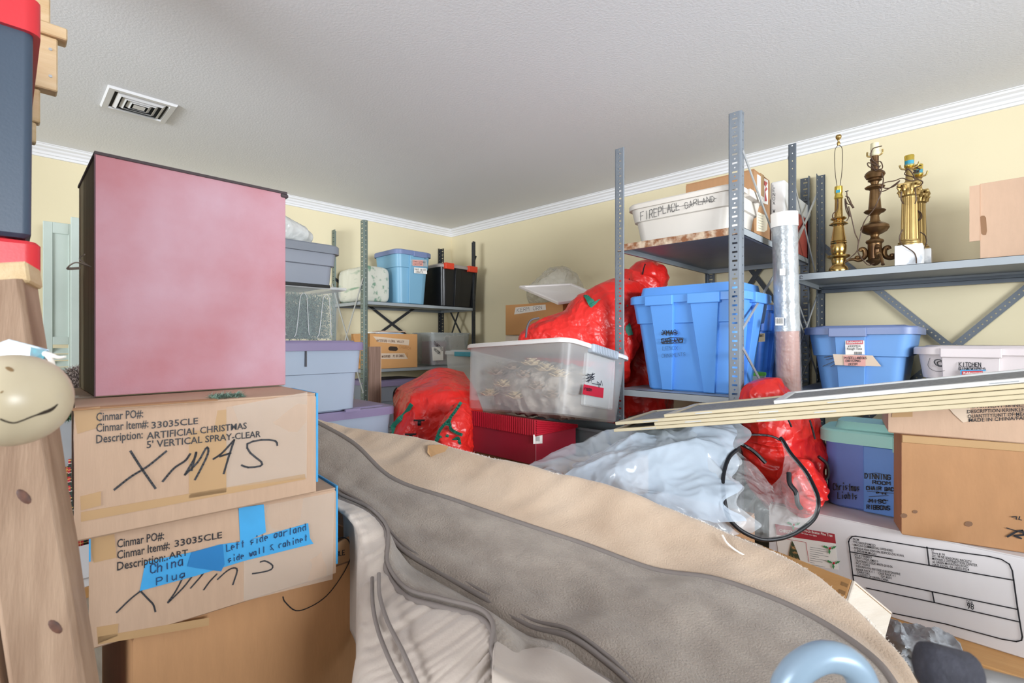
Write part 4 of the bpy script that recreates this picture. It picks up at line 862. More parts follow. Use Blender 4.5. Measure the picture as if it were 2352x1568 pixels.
# red bag with wheels ------------------------------------------------------------
R = root('storage_bag', (0, 0, 0), 0, 'boxy glossy red zip bag with green straps and two black castors', 'bag')
pA = [P(948, 958, 2.75), P(1052, 948, 2.72), P(1010, 1050, 2.68), P(905, 1035, 2.72)]
pB = [P(946, 902, 2.95), P(1060, 880, 2.9), P(1062, 990, 2.85), P(903, 1000, 2.95)]
c0 = P(965, 1010, 2.72)
def quadloft(mb, rings, nseg=24, nl=36, amp=.01, freq=8, round_=.25, seed=0):
    # rings: list of 4-corner lists; superellipse-like rounding, wrinkled
    def pt(q, t):
        t = t % 4; i = int(t); f = t - i; a, b = q[i], q[(i + 1) % 4]; v = a.lerp(b, f); c = (q[0] + q[1] + q[2] + q[3]) / 4
        e = (1 - abs(2 * f - 1)) ; pull = round_ * max(0, 1 - e * 3.2) * .35; return v.lerp(c, pull)
    N4 = nseg * 4; R_ = []
    for i in range(nl + 1):
        t = i / nl; q = [catm([r[k] for r in rings], t) for k in range(4)]; c = (q[0] + q[1] + q[2] + q[3]) / 4; ring = []
        for k in range(N4):
            v = pt(q, k / nseg); dr = (v - c).normalized(); w1 = v * freq + Vector((seed, 0, seed)); w1 = w1 + noise.noise_vector(w1 * .5) * 1.3
            d = amp * (1 - 2.6 * abs(noise.noise(w1))) + amp * .4 * (1 - 2.4 * abs(noise.noise(w1 * 2.4)))
            ring.append(v + dr * d * (0.25 if i in (0,) else 1))
        R_.append(ring)
    return mb.loft(R_)
r1 = [P(905, 885, 3.0), P(948, 905, 2.72), P(948, 958, 2.66), P(903, 1040, 2.9)]
# ring order: top-far, top-near, bottom-near, bottom-far, running left -> right
ringsB = [[P(903, 892, 2.98), P(944, 906, 2.70), P(948, 958, 2.64), P(905, 1030, 2.66)],
          [P(955, 862, 3.05), P(990, 898, 2.68), P(1000, 957, 2.62), P(985, 1060, 2.60)],
          [P(1002, 838, 3.12), P(1035, 890, 2.74), P(1060, 948, 2.62), P(1050, 1060, 2.60)],
          [P(1060, 848, 3.2), P(1090, 890, 2.86), P(1110, 945, 2.74), P(1110, 1050, 2.72)]]
mb = MB(); quadloft(mb, ringsB, amp=.007, freq=6, seed=2); mb.build('body', M_redv, R, sm=70)
# end panel facing down towards the camera, with castors
def castor(px, py, d):
    c_ = P(px, py, d); mb = MB(); U = UP; mb.loft([[c_ + RT * a + U * b for a, b in ((-.03, .012), (.03, .012), (.026, .004), (-.03, .004))], [c_ + RT * a + U * b - FW * .012 for a, b in ((-.03, .012), (.03, .012), (.026, .004), (-.03, .004))]])
    o = mb.build('castor', M_blk, R); m2 = MB(); m2.tube([c_ - U * .008 - RT * .008 - FW * .006, c_ - U * .008 + RT * .008 - FW * .006], .013, 16); m2.build('wheel', M_black, o, sm=40)
castor(964, 968, 2.60); castor(944, 1000, 2.585)
mb = MB(); sp = smooth([P(944, 930, 2.645), P(930, 952, 2.70), P(918, 962, 2.70), P(904, 978, 2.74), P(906, 990, 2.74), P(902, 1004, 2.74)], 24); ribbon(mb, sp, .028, -FW); mb.build('strap', M_green, R, solid=.003)
mb = MB(); mb.tube(smooth([P(911, 890, 2.90), P(905, 900, 2.93), P(904, 915, 2.93), P(907, 935, 2.86)], 20), .005, 6); mb.build('zip', M_blk, R, sm=60)
# red patterned small bag
_gb = P(1036, 1075, 2.38)
R, W = carton('cardboard_box', 'carton under the small red gift bag', (_gb.x - .16, _gb.y - .1, 0), (_gb.x + .04, _gb.y - .1, 0), .2, _gb.z - .06, M_card2)
R = root('gift_bag', (0, 0, 0), 0, 'small glossy red bag with green trim beside the gift box', 'bag')
mb = MB(); blob(mb, [P(1032, 1075, 2.35), P(1040, 1020, 2.38), P(1050, 975, 2.42), P(1062, 930, 2.5)], [(.09, .07), (.09, .07), (.06, .06), (.025, .03)], amp=.012, freq=13, up=(-1, 0, .2), seed=8); mb.build('body', M_redv, R, sm=70)
for L in ([(1058, 925), (1045, 945), (1035, 958), (1028, 975), (1034, 962)], [(1033, 972), (1036, 985), (1048, 993), (1060, 998)], [(1030, 965), (1012, 985), (1004, 1005), (1000, 1020)], [(1004, 1010), (1010, 1003), (1020, 1012), (1028, 1000)], [(1040, 1012), (1052, 1006), (1056, 1018)]):
    mb = MB(); ribbon(mb, smooth([P(x, y, 2.30) for x, y in L], 14), .014, -FW); mb.build('trim_strip', M_green, R, solid=.002)
# open carton and things on it behind the clear bin
R, W = carton('moving_box', 'tall pale carton standing behind the clear bin', (-2.71, 2.75, 0), (-2.1, 2.75, 0), .4, ZC + .05, M_light, tape=False)
R, W = carton('cardboard_box', 'tan open carton with a taped handwritten note near the far corner', (-2.70, 2.74, ZC + .0505), (-2.13, 2.74, ZC + .0505), .36, .235, mat('file_box_card', 'cf9a63'), open_top=True)
decal(R, 'tape_note', M_paper, [(1184, 706), (1253, 699), (1254, 711), (1181, 722)])
mb = MB(); hand(mb, R, 'KERM ORN', (1187, 716), (1246, 710), 8, .0025); mb.build('handwriting', M_ink2, R)
cn = [(1192, 657, 3.72), (1313, 651, 3.80), (1385, 680, 3.40), (1282, 695, 3.32)]
R = root('bin_lid', (0, 0, 0), 0, 'loose white plastic bin lid lying on the open carton', 'lid')
q = [P(*c_) for c_ in cn]; nn = (q[1] - q[0]).cross(q[3] - q[0]).normalized(); nn = nn if nn.z > 0 else -nn; cc = (q[0] + q[1] + q[2] + q[3]) / 4
mk = lambda s, h_: [cc + (p - cc) * s + nn * h_ for p in q]
mb = MB(); mb.loft([mk(.97, -.016), mk(1.0, -.016), mk(1.0, .002), mk(.97, .006), mk(.88, .006), mk(.86, -.002)]); mb.build('panel', mat('milky_white', 'e4dedb', .35, var=.02), R, bevel=.002)
R = root('plastic_bag', (0, 0, 0), 0, 'thin clear plastic bag bunched behind the loose white lid', 'bag')
mb = MB(); blob(mb, [P(1218, 690, 3.85), P(1250, 668, 3.9), P(1290, 655, 3.95), P(1322, 690, 3.9)], [(.06, .06), (.13, .10), (.15, .13), (.10, .06)], amp=.016, freq=9, seed=5); mb.build('film', vinyl('thin_film', 'd8d6cc', .2, alpha=.38, scale=11, strength=.7), R, sm=70)
# long red bag
R = root('storage_bag', (0, 0, 0), 0, 'long glossy red tree bag sloping up behind the clear bin', 'bag')
mb = MB(); blob(mb, [P(1192, 800, 3.0), P(1245, 790, 2.98), P(1310, 790, 2.98), P(1370, 775, 2.98), P(1420, 760, 2.98), P(1452, 770, 3.0)], [(.10, .06), (.15, .14), (.18, .21), (.19, .28), (.20, .31), (.17, .26)], n=110, m=130, ex=2.3, amp=.010, freq=6, seed=3); mb.build('body', M_redv, R, sm=70)
mb = MB(); mb.tube(smooth([P(1208, 775, 2.83), P(1211, 750, 2.83), P(1220, 735, 2.85), P(1238, 730, 2.87)], 16), .006, 6); mb.build('zip', M_ink2, R, sm=60)
mb = MB(); mb.tube(smooth([P(1322, 715, 2.90), P(1345, 706, 2.86), P(1362, 697, 2.84), P(1378, 690, 2.85), P(1388, 672, 2.88), P(1398, 661, 2.93)], 24), .008, 6); mb.build('zip', M_ink2, R, sm=60)
mb = MB(); ribbon(mb, smooth([P(1332, 684, 2.95), P(1345, 680, 2.88), P(1356, 692, 2.83), P(1366, 702, 2.82), P(1380, 695, 2.82), P(1408, 695, 2.82)], 24), .04, -FW); mb.build('strap', M_green, R, solid=.003)
mb = MB(); ribbon(mb, smooth([P(1436, 705, 2.80), P(1438, 735, 2.78), P(1446, 765, 2.78)], 14), .035, -FW); mb.build('strap', M_green, R, solid=.003)
# upright red bag
R = root('storage_bag', (0, 0, 0), 0, 'red bag standing upright behind the bright blue bin', 'bag')
bx = P(1476, 700, 3.12)
mb = MB(); blob(mb, [Vector((bx.x - .04, bx.y, .02)), Vector((bx.x - .03, bx.y, .7)), Vector((bx.x, bx.y, 1.35)), P(1474, 665, 3.12), P(1482, 632, 3.12), P(1476, 597, 3.12)], [(.16, .15), (.18, .17), (.19, .17), (.135, .13), (.125, .12), (.05, .05)], n=60, m=90, ex=2.3, amp=.014, freq=7, up=(0, 1, 0), seed=12); mb.build('body', M_redv, R, sm=70)
mb = MB(); mb.tube(smooth([P(1482, 606, 2.99), P(1478, 618, 2.98), P(1476, 630, 2.97)], 12), .004, 6); mb.build('zip', M_blk, R)
mb = MB(); mb.tube(smooth([P(1446, 640, 2.98), P(1441, 650, 2.97), P(1441, 662, 2.97)], 12), .004, 6); mb.build('zip', M_blk, R)
# ================================================================== LEFT FOREGROUND STACK
# big carton at the bottom
z3 = ZC - .657
R, W = carton('cardboard_box', 'large brown carton at the bottom of the left stack, marked with a drawn circle', (-1.365, .20, 0), (-1.365, .742, 0), .5, z3, mat('orange_cardboard', 'bf8f63', .7, var=.05, scale=6, stretch=(5, 5, 1), bump=.06, bscale=30), tape=False, flaps=False)
mb = MB(); mb.loft([[(W - .115, .0, z3), (W, .0, z3), (W, .0, z3 + .078), (W - .115, .0, z3 + .05)], [(W - .115, .006, z3), (W, .006, z3), (W, .006, z3 + .078), (W - .115, .006, z3 + .05)]]); mb.build('flap', M_card2, R, label='front flap standing up at the right corner')
mb = MB(); mb.loft([[(W, .0, z3), (W, .45, z3), (W, .45, z3 + .06), (W, .0, z3 + .078)], [(W - .006, .0, z3), (W - .006, .45, z3), (W - .006, .45, z3 + .06), (W - .006, .0, z3 + .078)]]); mb.build('flap', M_card2, R)
mb = MB(); scribble(mb, R, [(774, 1238), (786, 1234), (800, 1240), (806, 1262), (802, 1290), (780, 1330), (750, 1368), (715, 1392), (680, 1402), (655, 1382), (650, 1370)], .003, sm=40); hand(mb, R, 'BLE', (772, 1278), (793, 1274), 11, .0022, val=0); mb.build('handwriting', M_ink, R)
def cinmar(R, W, h, px, scale_dx, lines, tapeblk):
    for (n_, q) in tapeblk: decal(R, n_, M_kraft if n_ == 'kraft_patch' else M_tape, q)
    mb = MB()
    for (s, a, b, hp) in lines: prn(mb, R, s, a, b, hp, off=.003)
    return mb.build('printed_text', M_ink, R)
# second carton (with blue tape)
p0 = onZ(204, 1228, -.41); d_ = Vector((.0985, .995, 0)); d_.normalize()
R, W = carton('cardboard_box', 'lower long tan carton with blue tape notes and printed lettering', (p0.x, p0.y, z3 + .0005), tuple(Vector((p0.x, p0.y, z3)) + d_ * .527), .60, .245, M_card)
cinmar(R, W, 0, 0, 0, [('Cinmar PO#:', (269, 1258), (377, 1238), 19), ('Cinmar Item#:', (269, 1284), (390, 1260), 19), ('33035CLE', (401, 1256), (510, 1235), 15), ('Description:', (269, 1310), (380, 1288), 19)],
       [('kraft_patch', [(203, 1232), (262, 1222), (268, 1280), (215, 1292)]), ('kraft_patch', [(222, 1440), (272, 1432), (270, 1460), (225, 1478)]), ('kraft_patch', [(225, 1462), (480, 1418), (480, 1436), (225, 1480)]), ('tape', [(560, 1170), (768, 1130), (764, 1330), (560, 1380)])])
mb = MB()
prn(mb, R, 'ART', (388, 1283), (432, 1275), 14, off=.003); mb.build('printed_text', M_ink, R)
mb = MB()
for L in ([(268, 1406), (300, 1375), (330, 1352), (350, 1340)], [(322, 1356), (340, 1375), (352, 1388), (357, 1404)], [(386, 1382), (402, 1360), (418, 1330), (432, 1300)], [(386, 1384), (420, 1350), (440, 1325)], [(438, 1350), (460, 1325), (470, 1312)], [(468, 1354), (482, 1335), (498, 1318)], [(500, 1330), (520, 1312), (536, 1304), (545, 1310), (535, 1342)], [(580, 1317), (600, 1314), (622, 1308), (626, 1298), (610, 1288), (598, 1290)]): scribble(mb, R, L, .0035, sm=12)
mb.build('handwriting', mat('soft_marker', '35353a', .6), R)
decal(R, 'painters_tape', M_btape, [(334, 1290), (440, 1268), (505, 1250), (560, 1243), (708, 1201), (712, 1236), (720, 1248), (560, 1288), (450, 1322), (321, 1357)], off=.002)
decal(R, 'painters_tape', M_btape, [(548, 1166), (606, 1158), (611, 1222), (552, 1250)], off=.0022)
decal(R, 'painters_tape', mat('folded_tape', '1f78b8', .35), [(440, 1268), (512, 1250), (516, 1296), (508, 1312), (450, 1304), (430, 1300)], off=.0045)
mb = MB()
hand(mb, R, 'China', (345, 1318), (425, 1296), 20, .0024, off=.006, jit=.05); hand(mb, R, 'Plug', (358, 1343), (430, 1324), 16, .002, off=.006, jit=.05)
hand(mb, R, 'Left side garland', (520, 1266), (706, 1216), 15, .002, off=.006, jit=.05); hand(mb, R, 'side wall & cabinet', (524, 1292), (708, 1240), 13, .002, off=.006, jit=.05)
mb.build('handwriting', mat('navy_ink', '1a3a66', .5), R)
MB().box(W, W + .004, -.004, .16, .03, .25).build('painters_tape', M_btape, R); MB().box(W * .68, W * .84, -.004, .05, .246, .250).build('painters_tape', M_btape, R)
mb = MB(); mb.box(0, .003, -.003, .12, .19, .247); mb.build('tape', M_btape, R)
# top tan carton
z1t = ZC - .1385; z1b = z3 + .246
p0 = onZ(172, 940, -.1386); d_ = Vector((.063, .998, 0)).normalized()
R, W = carton('cardboard_box', 'upper long tan carton lettered XMAS by hand under the pink box', (p0.x, p0.y, z1b + .0005), tuple(Vector((p0.x, p0.y, z1b)) + d_ * .488), .62, z1t - z1b - .001, M_card)
h1 = z1t - z1b
cinmar(R, W, 0, 0, 0, [('Cinmar PO#:', (221, 967), (329, 958), 19), ('Cinmar Item#:', (221, 992), (341, 981), 19), ('33035CLE', (348, 984), (455, 973), 15), ('Description:', (221, 1018), (328, 1006), 19), ('ARTIFICIAL CHRISTMAS', (337, 1009), (567, 984), 16), ("5' VERTICAL SPRAY-CLEAR", (337, 1029), (599, 1003), 16)],
       [('kraft_patch', [(168, 940), (230, 934), (230, 980), (178, 996)]), ('kraft_patch', [(184, 1140), (232, 1128), (232, 1160), (186, 1172)]), ('kraft_patch', [(434, 950), (520, 940), (520, 1130), (434, 1144)]), ('kraft_patch', [(186, 1176), (700, 1088), (702, 1100), (186, 1198)]), ('tape', [(520, 935), (706, 900), (704, 1098), (520, 1120)])])
mb = MB()
for L in ([(300, 1036), (325, 1075), (357, 1121)], [(382, 1036), (340, 1070), (300, 1095), (263, 1124)], [(374, 1105), (400, 1075), (425, 1058), (437, 1042)], [(425, 1090), (447, 1052), (450, 1040), (440, 1080)], [(425, 1090), (455, 1060), (474, 1028), (478, 1040), (462, 1075), (448, 1101)], [(490, 1054), (510, 1040), (538, 1010)], [(538, 1010), (525, 1050), (514, 1087)], [(505, 1048), (530, 1040)], [(637, 1022), (632, 1012), (600, 1010), (568, 1019), (575, 1040), (600, 1060), (598, 1070), (570, 1073), (555, 1068)]): scribble(mb, R, L, .0045, sm=16)
mb.build('handwriting', mat('soft_marker', '35353a', .6), R)
MB().box(W, W + .004, -.004, .2, .03, h1 - .002).build('painters_tape', M_btape, R)
MB().box(-.03, W * .52, -.012, .03, h1 - .002, h1).build('front_flap', M_card2, R, bevel=.001)
g_ = root('garland', (p0.x - .015, p0.y + .27, z1t), 0, 'sprig of evergreen garland poking out under the pink box', 'garland')
mb = MB(); rg = random.Random(2)
for i in range(420):
    p = Vector((rg.uniform(-.03, .012), rg.uniform(-.02, .05), rg.uniform(-.004, .006))); d = Vector((rg.uniform(-.2, 1), rg.uniform(-1, 1), rg.uniform(-.2, .6))).normalized() * .014; s = d.orthogonal().normalized() * .0012
    mb.add([p - s, p + s, p + d], [(0, 1, 2)])
o = mb.build('needles', M_leafd, g_); o['kind'] = 'stuff'
# pink box
R = root('pink_box', (-1.572, .155, ZC - .1375), ML, 'tall dusty pink box on top of the left carton stack', 'box')
Wp, Dp, hp_ = .457, .39, .603
MB().box(.002, Wp - .002, .004, Dp, 0, hp_).build('body', mat('fibreboard', '8f8468', .8, var=.25, scale=3, stretch=(1, 30, 1)), R, bevel=.001)
MB().box(0, Wp, 0, .004, .002, hp_ - .004).build('front_panel', M_pink, R, bevel=.0015, seg=2)
MB().box(-.001, Wp + .004, -.003, Dp, hp_ - .004, hp_ + .003).build('top_edge', mat('dark_edge', '4a3f42', .8), R)
MB().box(-.0015, .0015, -.001, .0045, 0, hp_ - .004).build('edge_band', mat('worn_edge_dark', '5a4248', .8), R)
MB().box(Wp - .015, Wp + .008, -.004, .03, hp_ - .016, hp_ - .004).build('torn_corner', mat('dark_edge', '4a3f42', .8), R, bevel=.003)
mb = MB(); mb.tube(smooth([Vector((-.001, .08, .33)), Vector((-.03, .06, .335)), Vector((-.045, .07, .32)), Vector((-.02, .09, .325))], 20), .004, 6, flat=.4)
mb.tube(smooth([Vector((-.001, .08, .33)), Vector((-.02, .10, .35)), Vector((-.012, .08, .36))], 12), .003, 6, flat=.4); mb.build('ribbon_tie', mat('tie_ribbon', '8d8074', .7), R, sm=60)
# ------------------------------------------------------------------ slate bins with red lids
Rz = math.radians(90)
XT = -1.40
xs = [(0, .512), (.5125, .512)]
for i, (zb_, hh) in enumerate(((0, .545), (.5455, .545), (1.0345 + .0565 - .0000, .0),)):
    pass
lv = [(0.0, .545), (.5455, .545), (1.0, 0)]
def slate(z, h, label):
    R, W = tote('storage_bin', label, (XT, -.56, z), (XT, .042, z), .45, h, M_slate, M_redp, lidh=.078, taper=.003, r=.014, step=0, ledge=.011, lidtop=.006)
    for u in (.28, .55, .80): MB().box(u * W, u * W + .045, -.006, .02, .02, h - .085).build('rib', M_slate, R, bevel=.006, seg=2)
    return R
slate(0, .514, 'lowest slate bin with a red lid, hidden low at the far left')
slate(.5145, .514, 'slate bin with a red lid at the left edge, under the uppermost one')
zt1 = zz(.205)
slate(1.0365 + .006, zt1 + .0 - 1.0425 + .0, 'x') if False else None
for o in [x for x in bpy.data.objects if x.get('label') == 'slate bin with a red lid at the left edge, under the uppermost one']: pass
slate(1.0355, zt1 - 1.0355, 'slate bin whose red lid shows halfway up the left edge')
slate(zt1 + .0065, .495, 'uppermost slate bin with a red lid at the left edge')
# pine crate behind the bins
R, W = carton('moving_box', 'tall carton standing out of view behind the slate bins', (-1.9, -.62, 0), (-1.9, -.02, 0), .30, zz(.55), M_card2)
R = root('pine_crate', (-1.885, -.1, zz(.5505)), ML, 'pine board crate jutting out past the slate bins near the ceiling', 'crate')
for (x0, x1, y0, y1, z0, z1) in ((-.3, .162, 0, .035, 0, .055), (-.3, .17, .0, .035, .057, .15), (-.3, .205, -.012, .035, .152, .30), (-.3, .225, -.02, .035, .302, .335), (-.3, .19, -.01, .06, .337, .44)):
    MB().box(x0, x1, y0, y1, z0, z1).build('board', M_pine, R, bevel=.003)
for (x_, z_) in ((.19, .19), (.19, .265), (.15, .12)): MB().tube([(x_, -.014, z_), (x_, .0, z_)], .004, 10).build('screw', M_zinc, R)
R2, _ = carton('cardboard_box', 'yellow-tan carton resting on the pine crate by the ceiling', (-1.90, -.45, zz(.9915)), (-1.90, .075, zz(.9915)), .2, .25, M_card3)
# ------------------------------------------------------------------ weathered post with cream ball
R = root('wooden_post', (0, 0, 0), 0, 'weathered pine post with a cracked cream ball fixed to it, at the left edge', 'post')
A = P(-10, 655, .745); B = P(330, 2864, .70); ax_ = (B - A).normalized(); dep = (FW * .88 - RT * .47).normalized(); dep = (dep - ax_ * dep.dot(ax_)).normalized(); sd = ax_.cross(dep).normalized()
if sd.dot(RT) < 0: sd = -sd
B = A + ax_ * ((A.z - .004) / -ax_.z * .985)
rings = []
for i in range(31):
    c_ = A.lerp(B, i / 30); wv = lambda k: 1 + .03 * noise.noise(Vector((i * .5, k, 0)))
    hw_, hd_ = .040, .028
    pts = []
    for k, (u, v) in enumerate(((-1, -1), (-.86, -1.16), (-.5, -1.16), (0, -1.16), (.5, -1.16), (.86, -1.16), (1, -1), (1, 0), (1, 1), (-1, 1), (-1, 0))): pts.append(c_ + sd * u * hw_ * wv(k) + dep * v * hd_)
    rings.append(pts)
MB().loft(rings).build('shaft', M_old, R, sm=30, bevel=.001)
rings = [[c_ + sd * u * .014 - sd * .066 + dep * v * .020 for u, v in ((-1, -1), (1, -1), (1, 1), (-1, 1))] for c_ in (A.lerp(B, .02), B)]
MB().loft(rings).build('side_board', M_old, R, bevel=.003)
mb = MB(); tp = A - ax_ * .028
mb.loft([[c_ + sd * u * .047 + dep * v * .026 for u, v in ((-1.2, -1), (1, -1), (1, 1), (-1.2, 1))] for c_ in (tp, A + ax_ * .005)]); mb.build('top_block', M_pine, R, bevel=.003)
def knot(t, su, r_, nm):
    c_ = A.lerp(B, t) + sd * su - dep * .0326; mb = MB(); mb.loft([[c_ + sd * math.cos(a * .524) * r_ * .75 * s_ + ax_ * math.sin(a * .524 + .6) * r_ * 1.2 * s_ - dep * h_ for a in range(12)] for s_, h_ in ((1, -.001), (.8, .0005), (.3, .0008))]); mb.build('knot', nm, R, sm=60)
kn = mat('dark_knot', '7a5140', .6, col2='4c3630', scale=60)
knot(.232, .006, .0115, kn); knot(.372, .018, .011, kn); knot(.012, -.01, .009, kn)
bc = P(32, 918, .605); br = .0565
mb = MB(); mb.lathe([(br * math.sin(t * math.pi / 24), -br * math.cos(t * math.pi / 24)) if 0 < t < 24 else (.0005, -br * math.cos(t * math.pi / 24)) for t in range(25)], 48, bc); ball = mb.build('ball', M_ballm, R, sm=60)
def onball(px, py, k=1.004):
    r_ = ray(px, py); o_ = CAM - bc; a_ = r_.dot(r_); b_ = 2 * o_.dot(r_); c_ = o_.dot(o_) - (br * k) ** 2; D_ = b_ * b_ - 4 * a_ * c_
    t_ = (-b_ - math.sqrt(max(0, D_))) / (2 * a_); return CAM + r_ * t_
cr = [onball(x, y) for x, y in ((0, 962), (15, 968), (32, 971), (50, 966), (75, 956), (98, 948), (118, 940), (133, 928))]
mb = MB(); mb.tube(smooth(cr, 30), [.0006 + .0016 * max(0, math.sin((t - 18) / 12 * 3.14)) if t > 18 else .0009 for t in range(31)], 6); mb.build('crack', mat('crack_dark', '33291f', .9), ball)
for (x, y, r_) in ((22, 847, .0055), (4, 900, .002)):
    c_ = onball(x, y, 1.0); nn = (c_ - bc).normalized(); t1 = nn.orthogonal().normalized(); t2 = nn.cross(t1)
    MB().loft([[c_ + nn * h_ + t1 * math.cos(a) * r_ * s_ + t2 * math.sin(a) * r_ * s_ * .5 for a in [k * .785 for k in range(8)]] for s_, h_ in ((1, -.0005), (.8, .0004))]).build('chip', mat('chip_brown', '8a6f4c', .8), ball)
mb = MB(); nail = [bc + (A.lerp(B, .13) - bc).normalized() * .03, A.lerp(B, .13) - dep * .01 - sd * .01]; mb.tube(nail, .006, 10); mb.build('dowel', M_old, R)
q = [P(-10, 790, .655), P(20, 779, .655), P(112, 803, .66), P(98, 836, .66), P(60, 850, .655), P(-10, 830, .65)]
mb = MB(); mb.loft([q, [p + FW * .0015 for p in q]]); pl_ = mb.build('metal_plate', M_galv, R)
q = [P(70, 797, .652), P(108, 805, .655), P(94, 834, .655), P(66, 828, .652)]
mb = MB(); mb.loft([q, [p + FW * .001 for p in q]]); mb.build('plate_print', mat('plate_print_m', '5c6b78', .4, col2='4aa0b0', scale=90), pl_)
mb = MB(); mb.tube(smooth([P(104, 812, .655), P(120, 816, .65), P(136, 821, .648), P(150, 819, .646)], 12), [.0038 - .0002 * t for t in range(13)], 8); mb.build('cord_end', M_fuzz, R, sm=60)
mb = MB(); mb.tube(smooth([P(106, 812, .655), P(116, 824, .65), P(120, 835, .648), P(121, 845, .648)], 12), .0032, 8); mb.build('cord_end', M_fuzz, R, sm=60)
# dark bag lower left
R = root('dark_bag', (0, 0, 0), 0, 'black bag slumped behind the weathered post at the lower left', 'bag')
c_ = P(-18, 1500, .83); mb = MB(); blob(mb, [Vector((c_.x, c_.y, .03)), Vector((c_.x, c_.y, .3)), Vector((c_.x, c_.y, c_.z + .08))], [(.09, .09), (.10, .10), (.05, .05)], amp=.012, up=(0, 1, 0)); mb.build('body', vinyl('black_bag', '202226', .35), R, sm=70)
# ------------------------------------------------------------------ behind the cartons, far left
R = root('cabinet', (-3.28, -.25, 0), ML, 'low white cabinet glimpsed between the post and the cartons', 'cabinet')
MB().box(0, .75, 0, .4, .05, .93).build('body', M_trim, R, bevel=.004); MB().box(-.005, .755, -.012, .4, 0, .05).build('plinth', M_tanw, R)
MB().box(.05, .36, -.014, -.0, .1, .88).build('door', M_trim, R, bevel=.004); MB().box(.39, .70, -.014, -.0, .1, .88).build('door', M_trim, R, bevel=.004)
def shutter(label, y0, y1, X, zt, mid):
    R = root('shutter', (X, y0, 0), ML, label, 'shutter'); w_ = y1 - y0; s_ = .045
    lean = .0
    for a, b in ((0, s_), (w_ - s_, w_)): MB().box(a, b, 0, .028, 0, zt).build('stile', M_sage, R, bevel=.002)
    for a, b in ((0, .08), (mid, mid + .05), (zt - .07, zt)): MB().box(s_, w_ - s_, 0, .028, a, b).build('rail', M_sage, R, bevel=.002)
    n = int((mid - .08) / .042)
    for k in range(n):
        z_ = .09 + k * .042; mb = MB(); mb.loft([[(s_, .004, z_), (s_, .024, z_ + .028), (s_, .026, z_ + .034), (s_, .006, z_ + .006)], [(w_ - s_, .004, z_), (w_ - s_, .024, z_ + .028), (w_ - s_, .026, z_ + .034), (w_ - s_, .006, z_ + .006)]]); mb.build('slat', M_sage, R)
    MB().box(s_, w_ - s_, .010, .018, mid + .05, zt - .07).build('panel', M_sage, R)
shutter('pale sage green shutter against the left wall, nearer the post', .17, .335, -4.25, 2.06, 1.28)
shutter('second pale sage green shutter, closer to the pink box', .29, .46, -4.10, 2.08, .7)
def tuft(name, label, c, rx_, ry_, rz_, m, n, ln, cat, core=None, seed=1, wd=.0016):
    R = root(name, c, 0, label, cat); mb = MB(); rg = random.Random(seed)
    for i in range(n):
        while True:
            p = Vector((rg.uniform(-1, 1), rg.uniform(-1, 1), rg.uniform(-1, 1)))
            if .55 < p.length < 1: break
        p = Vector((p.x * rx_, p.y * ry_, p.z * rz_ + rz_)); d = (p - Vector((0, 0, rz_))).normalized() + Vector((rg.uniform(-1, 1), rg.uniform(-1, 1), rg.uniform(-1, 1))) * .8; d = d.normalized() * ln; s = d.orthogonal().normalized() * wd
        mb.add([p - s, p + s, p + d], [(0, 1, 2)])
    o = mb.build('strands', m, R); o['kind'] = 'stuff'
    if core:
        mb = MB(); mb.lathe([(.002, 0), (rx_ * .6, rz_ * .4), (rx_ * .75, rz_), (rx_ * .5, rz_ * 1.7), (.002, rz_ * 1.9)], 16); mb.build('core', core, R, sm=60)
    return R
c_ = P(176, 880, 2.35); tuft('moss_tree', 'dried brown moss cone between the pink box and the post', (c_.x, c_.y + .02, zz(-.30)), .10, .10, .09, M_moss, 5200, .02, 'decoration', M_moss, 3)
R_ = tuft('garland', 'green garland with red berries on the low white cabinet', (c_.x + .02, c_.y - .05, zz(-.37)), .12, .12, .05, M_leaf, 3600, .022, 'garland', M_leaf, 4)
rg = random.Random(8)
for i in range(7):
    MB().lathe([(.001, -.006), (.0055, 0), (.001, .006)], 8, (rg.uniform(.06, .13), rg.uniform(-.08, .08), rg.uniform(.0, .09))).build('berry', M_redl, R_)
# plaid ribbon draped over the cabinet front
M_pl = bpy.data.materials.new('tartan'); M_pl.use_nodes = True; nt = M_pl.node_tree; N = nt.nodes; L_ = nt.links; tc = N.new('ShaderNodeTexCoord')
sx_ = N.new('ShaderNodeSeparateXYZ'); L_.new(tc.outputs['Object'], sx_.inputs[0])
def band(src, fr_, w_, ph):
    m1 = N.new('ShaderNodeMath'); m1.operation = 'MULTIPLY_ADD'; m1.inputs[1].default_value = fr_; m1.inputs[2].default_value = ph; L_.new(src, m1.inputs[0]); m2 = N.new('ShaderNodeMath'); m2.operation = 'FRACT'; L_.new(m1.outputs[0], m2.inputs[0])
    m3 = N.new('ShaderNodeMath'); m3.operation = 'LESS_THAN'; m3.inputs[1].default_value = w_; L_.new(m2.outputs[0], m3.inputs[0]); return m3.outputs[0]
colr = None; prev = hx('a31f26')
def mixc(fac, c_in, c2):
    m_ = N.new('ShaderNodeMix'); m_.data_type = 'RGBA'; L_.new(fac, m_.inputs[0])
    if isinstance(c_in, tuple): m_.inputs[6].default_value = (*c_in, 1)
    else: L_.new(c_in, m_.inputs[6])
    m_.inputs[7].default_value = (*c2, 1); return m_.outputs[2]
cc_ = prev
for src, fr_, w_, ph, c2 in (('Z', 22, .35, 0, hx('1d2a22')), ('Y', 22, .35, 0, hx('1d2a22')), ('Z', 22, .05, .3, hx('e0b860')), ('Y', 22, .05, .3, hx('e0b860')), ('Z', 22, .05, .62, hx('e8e0d0'))):
    cc_ = mixc(band(sx_.outputs[src], fr_, w_, ph), cc_, c2)
L_.new(cc_, N['Principled BSDF'].inputs['Base Color']); N['Principled BSDF'].inputs['Roughness'].default_value = .8
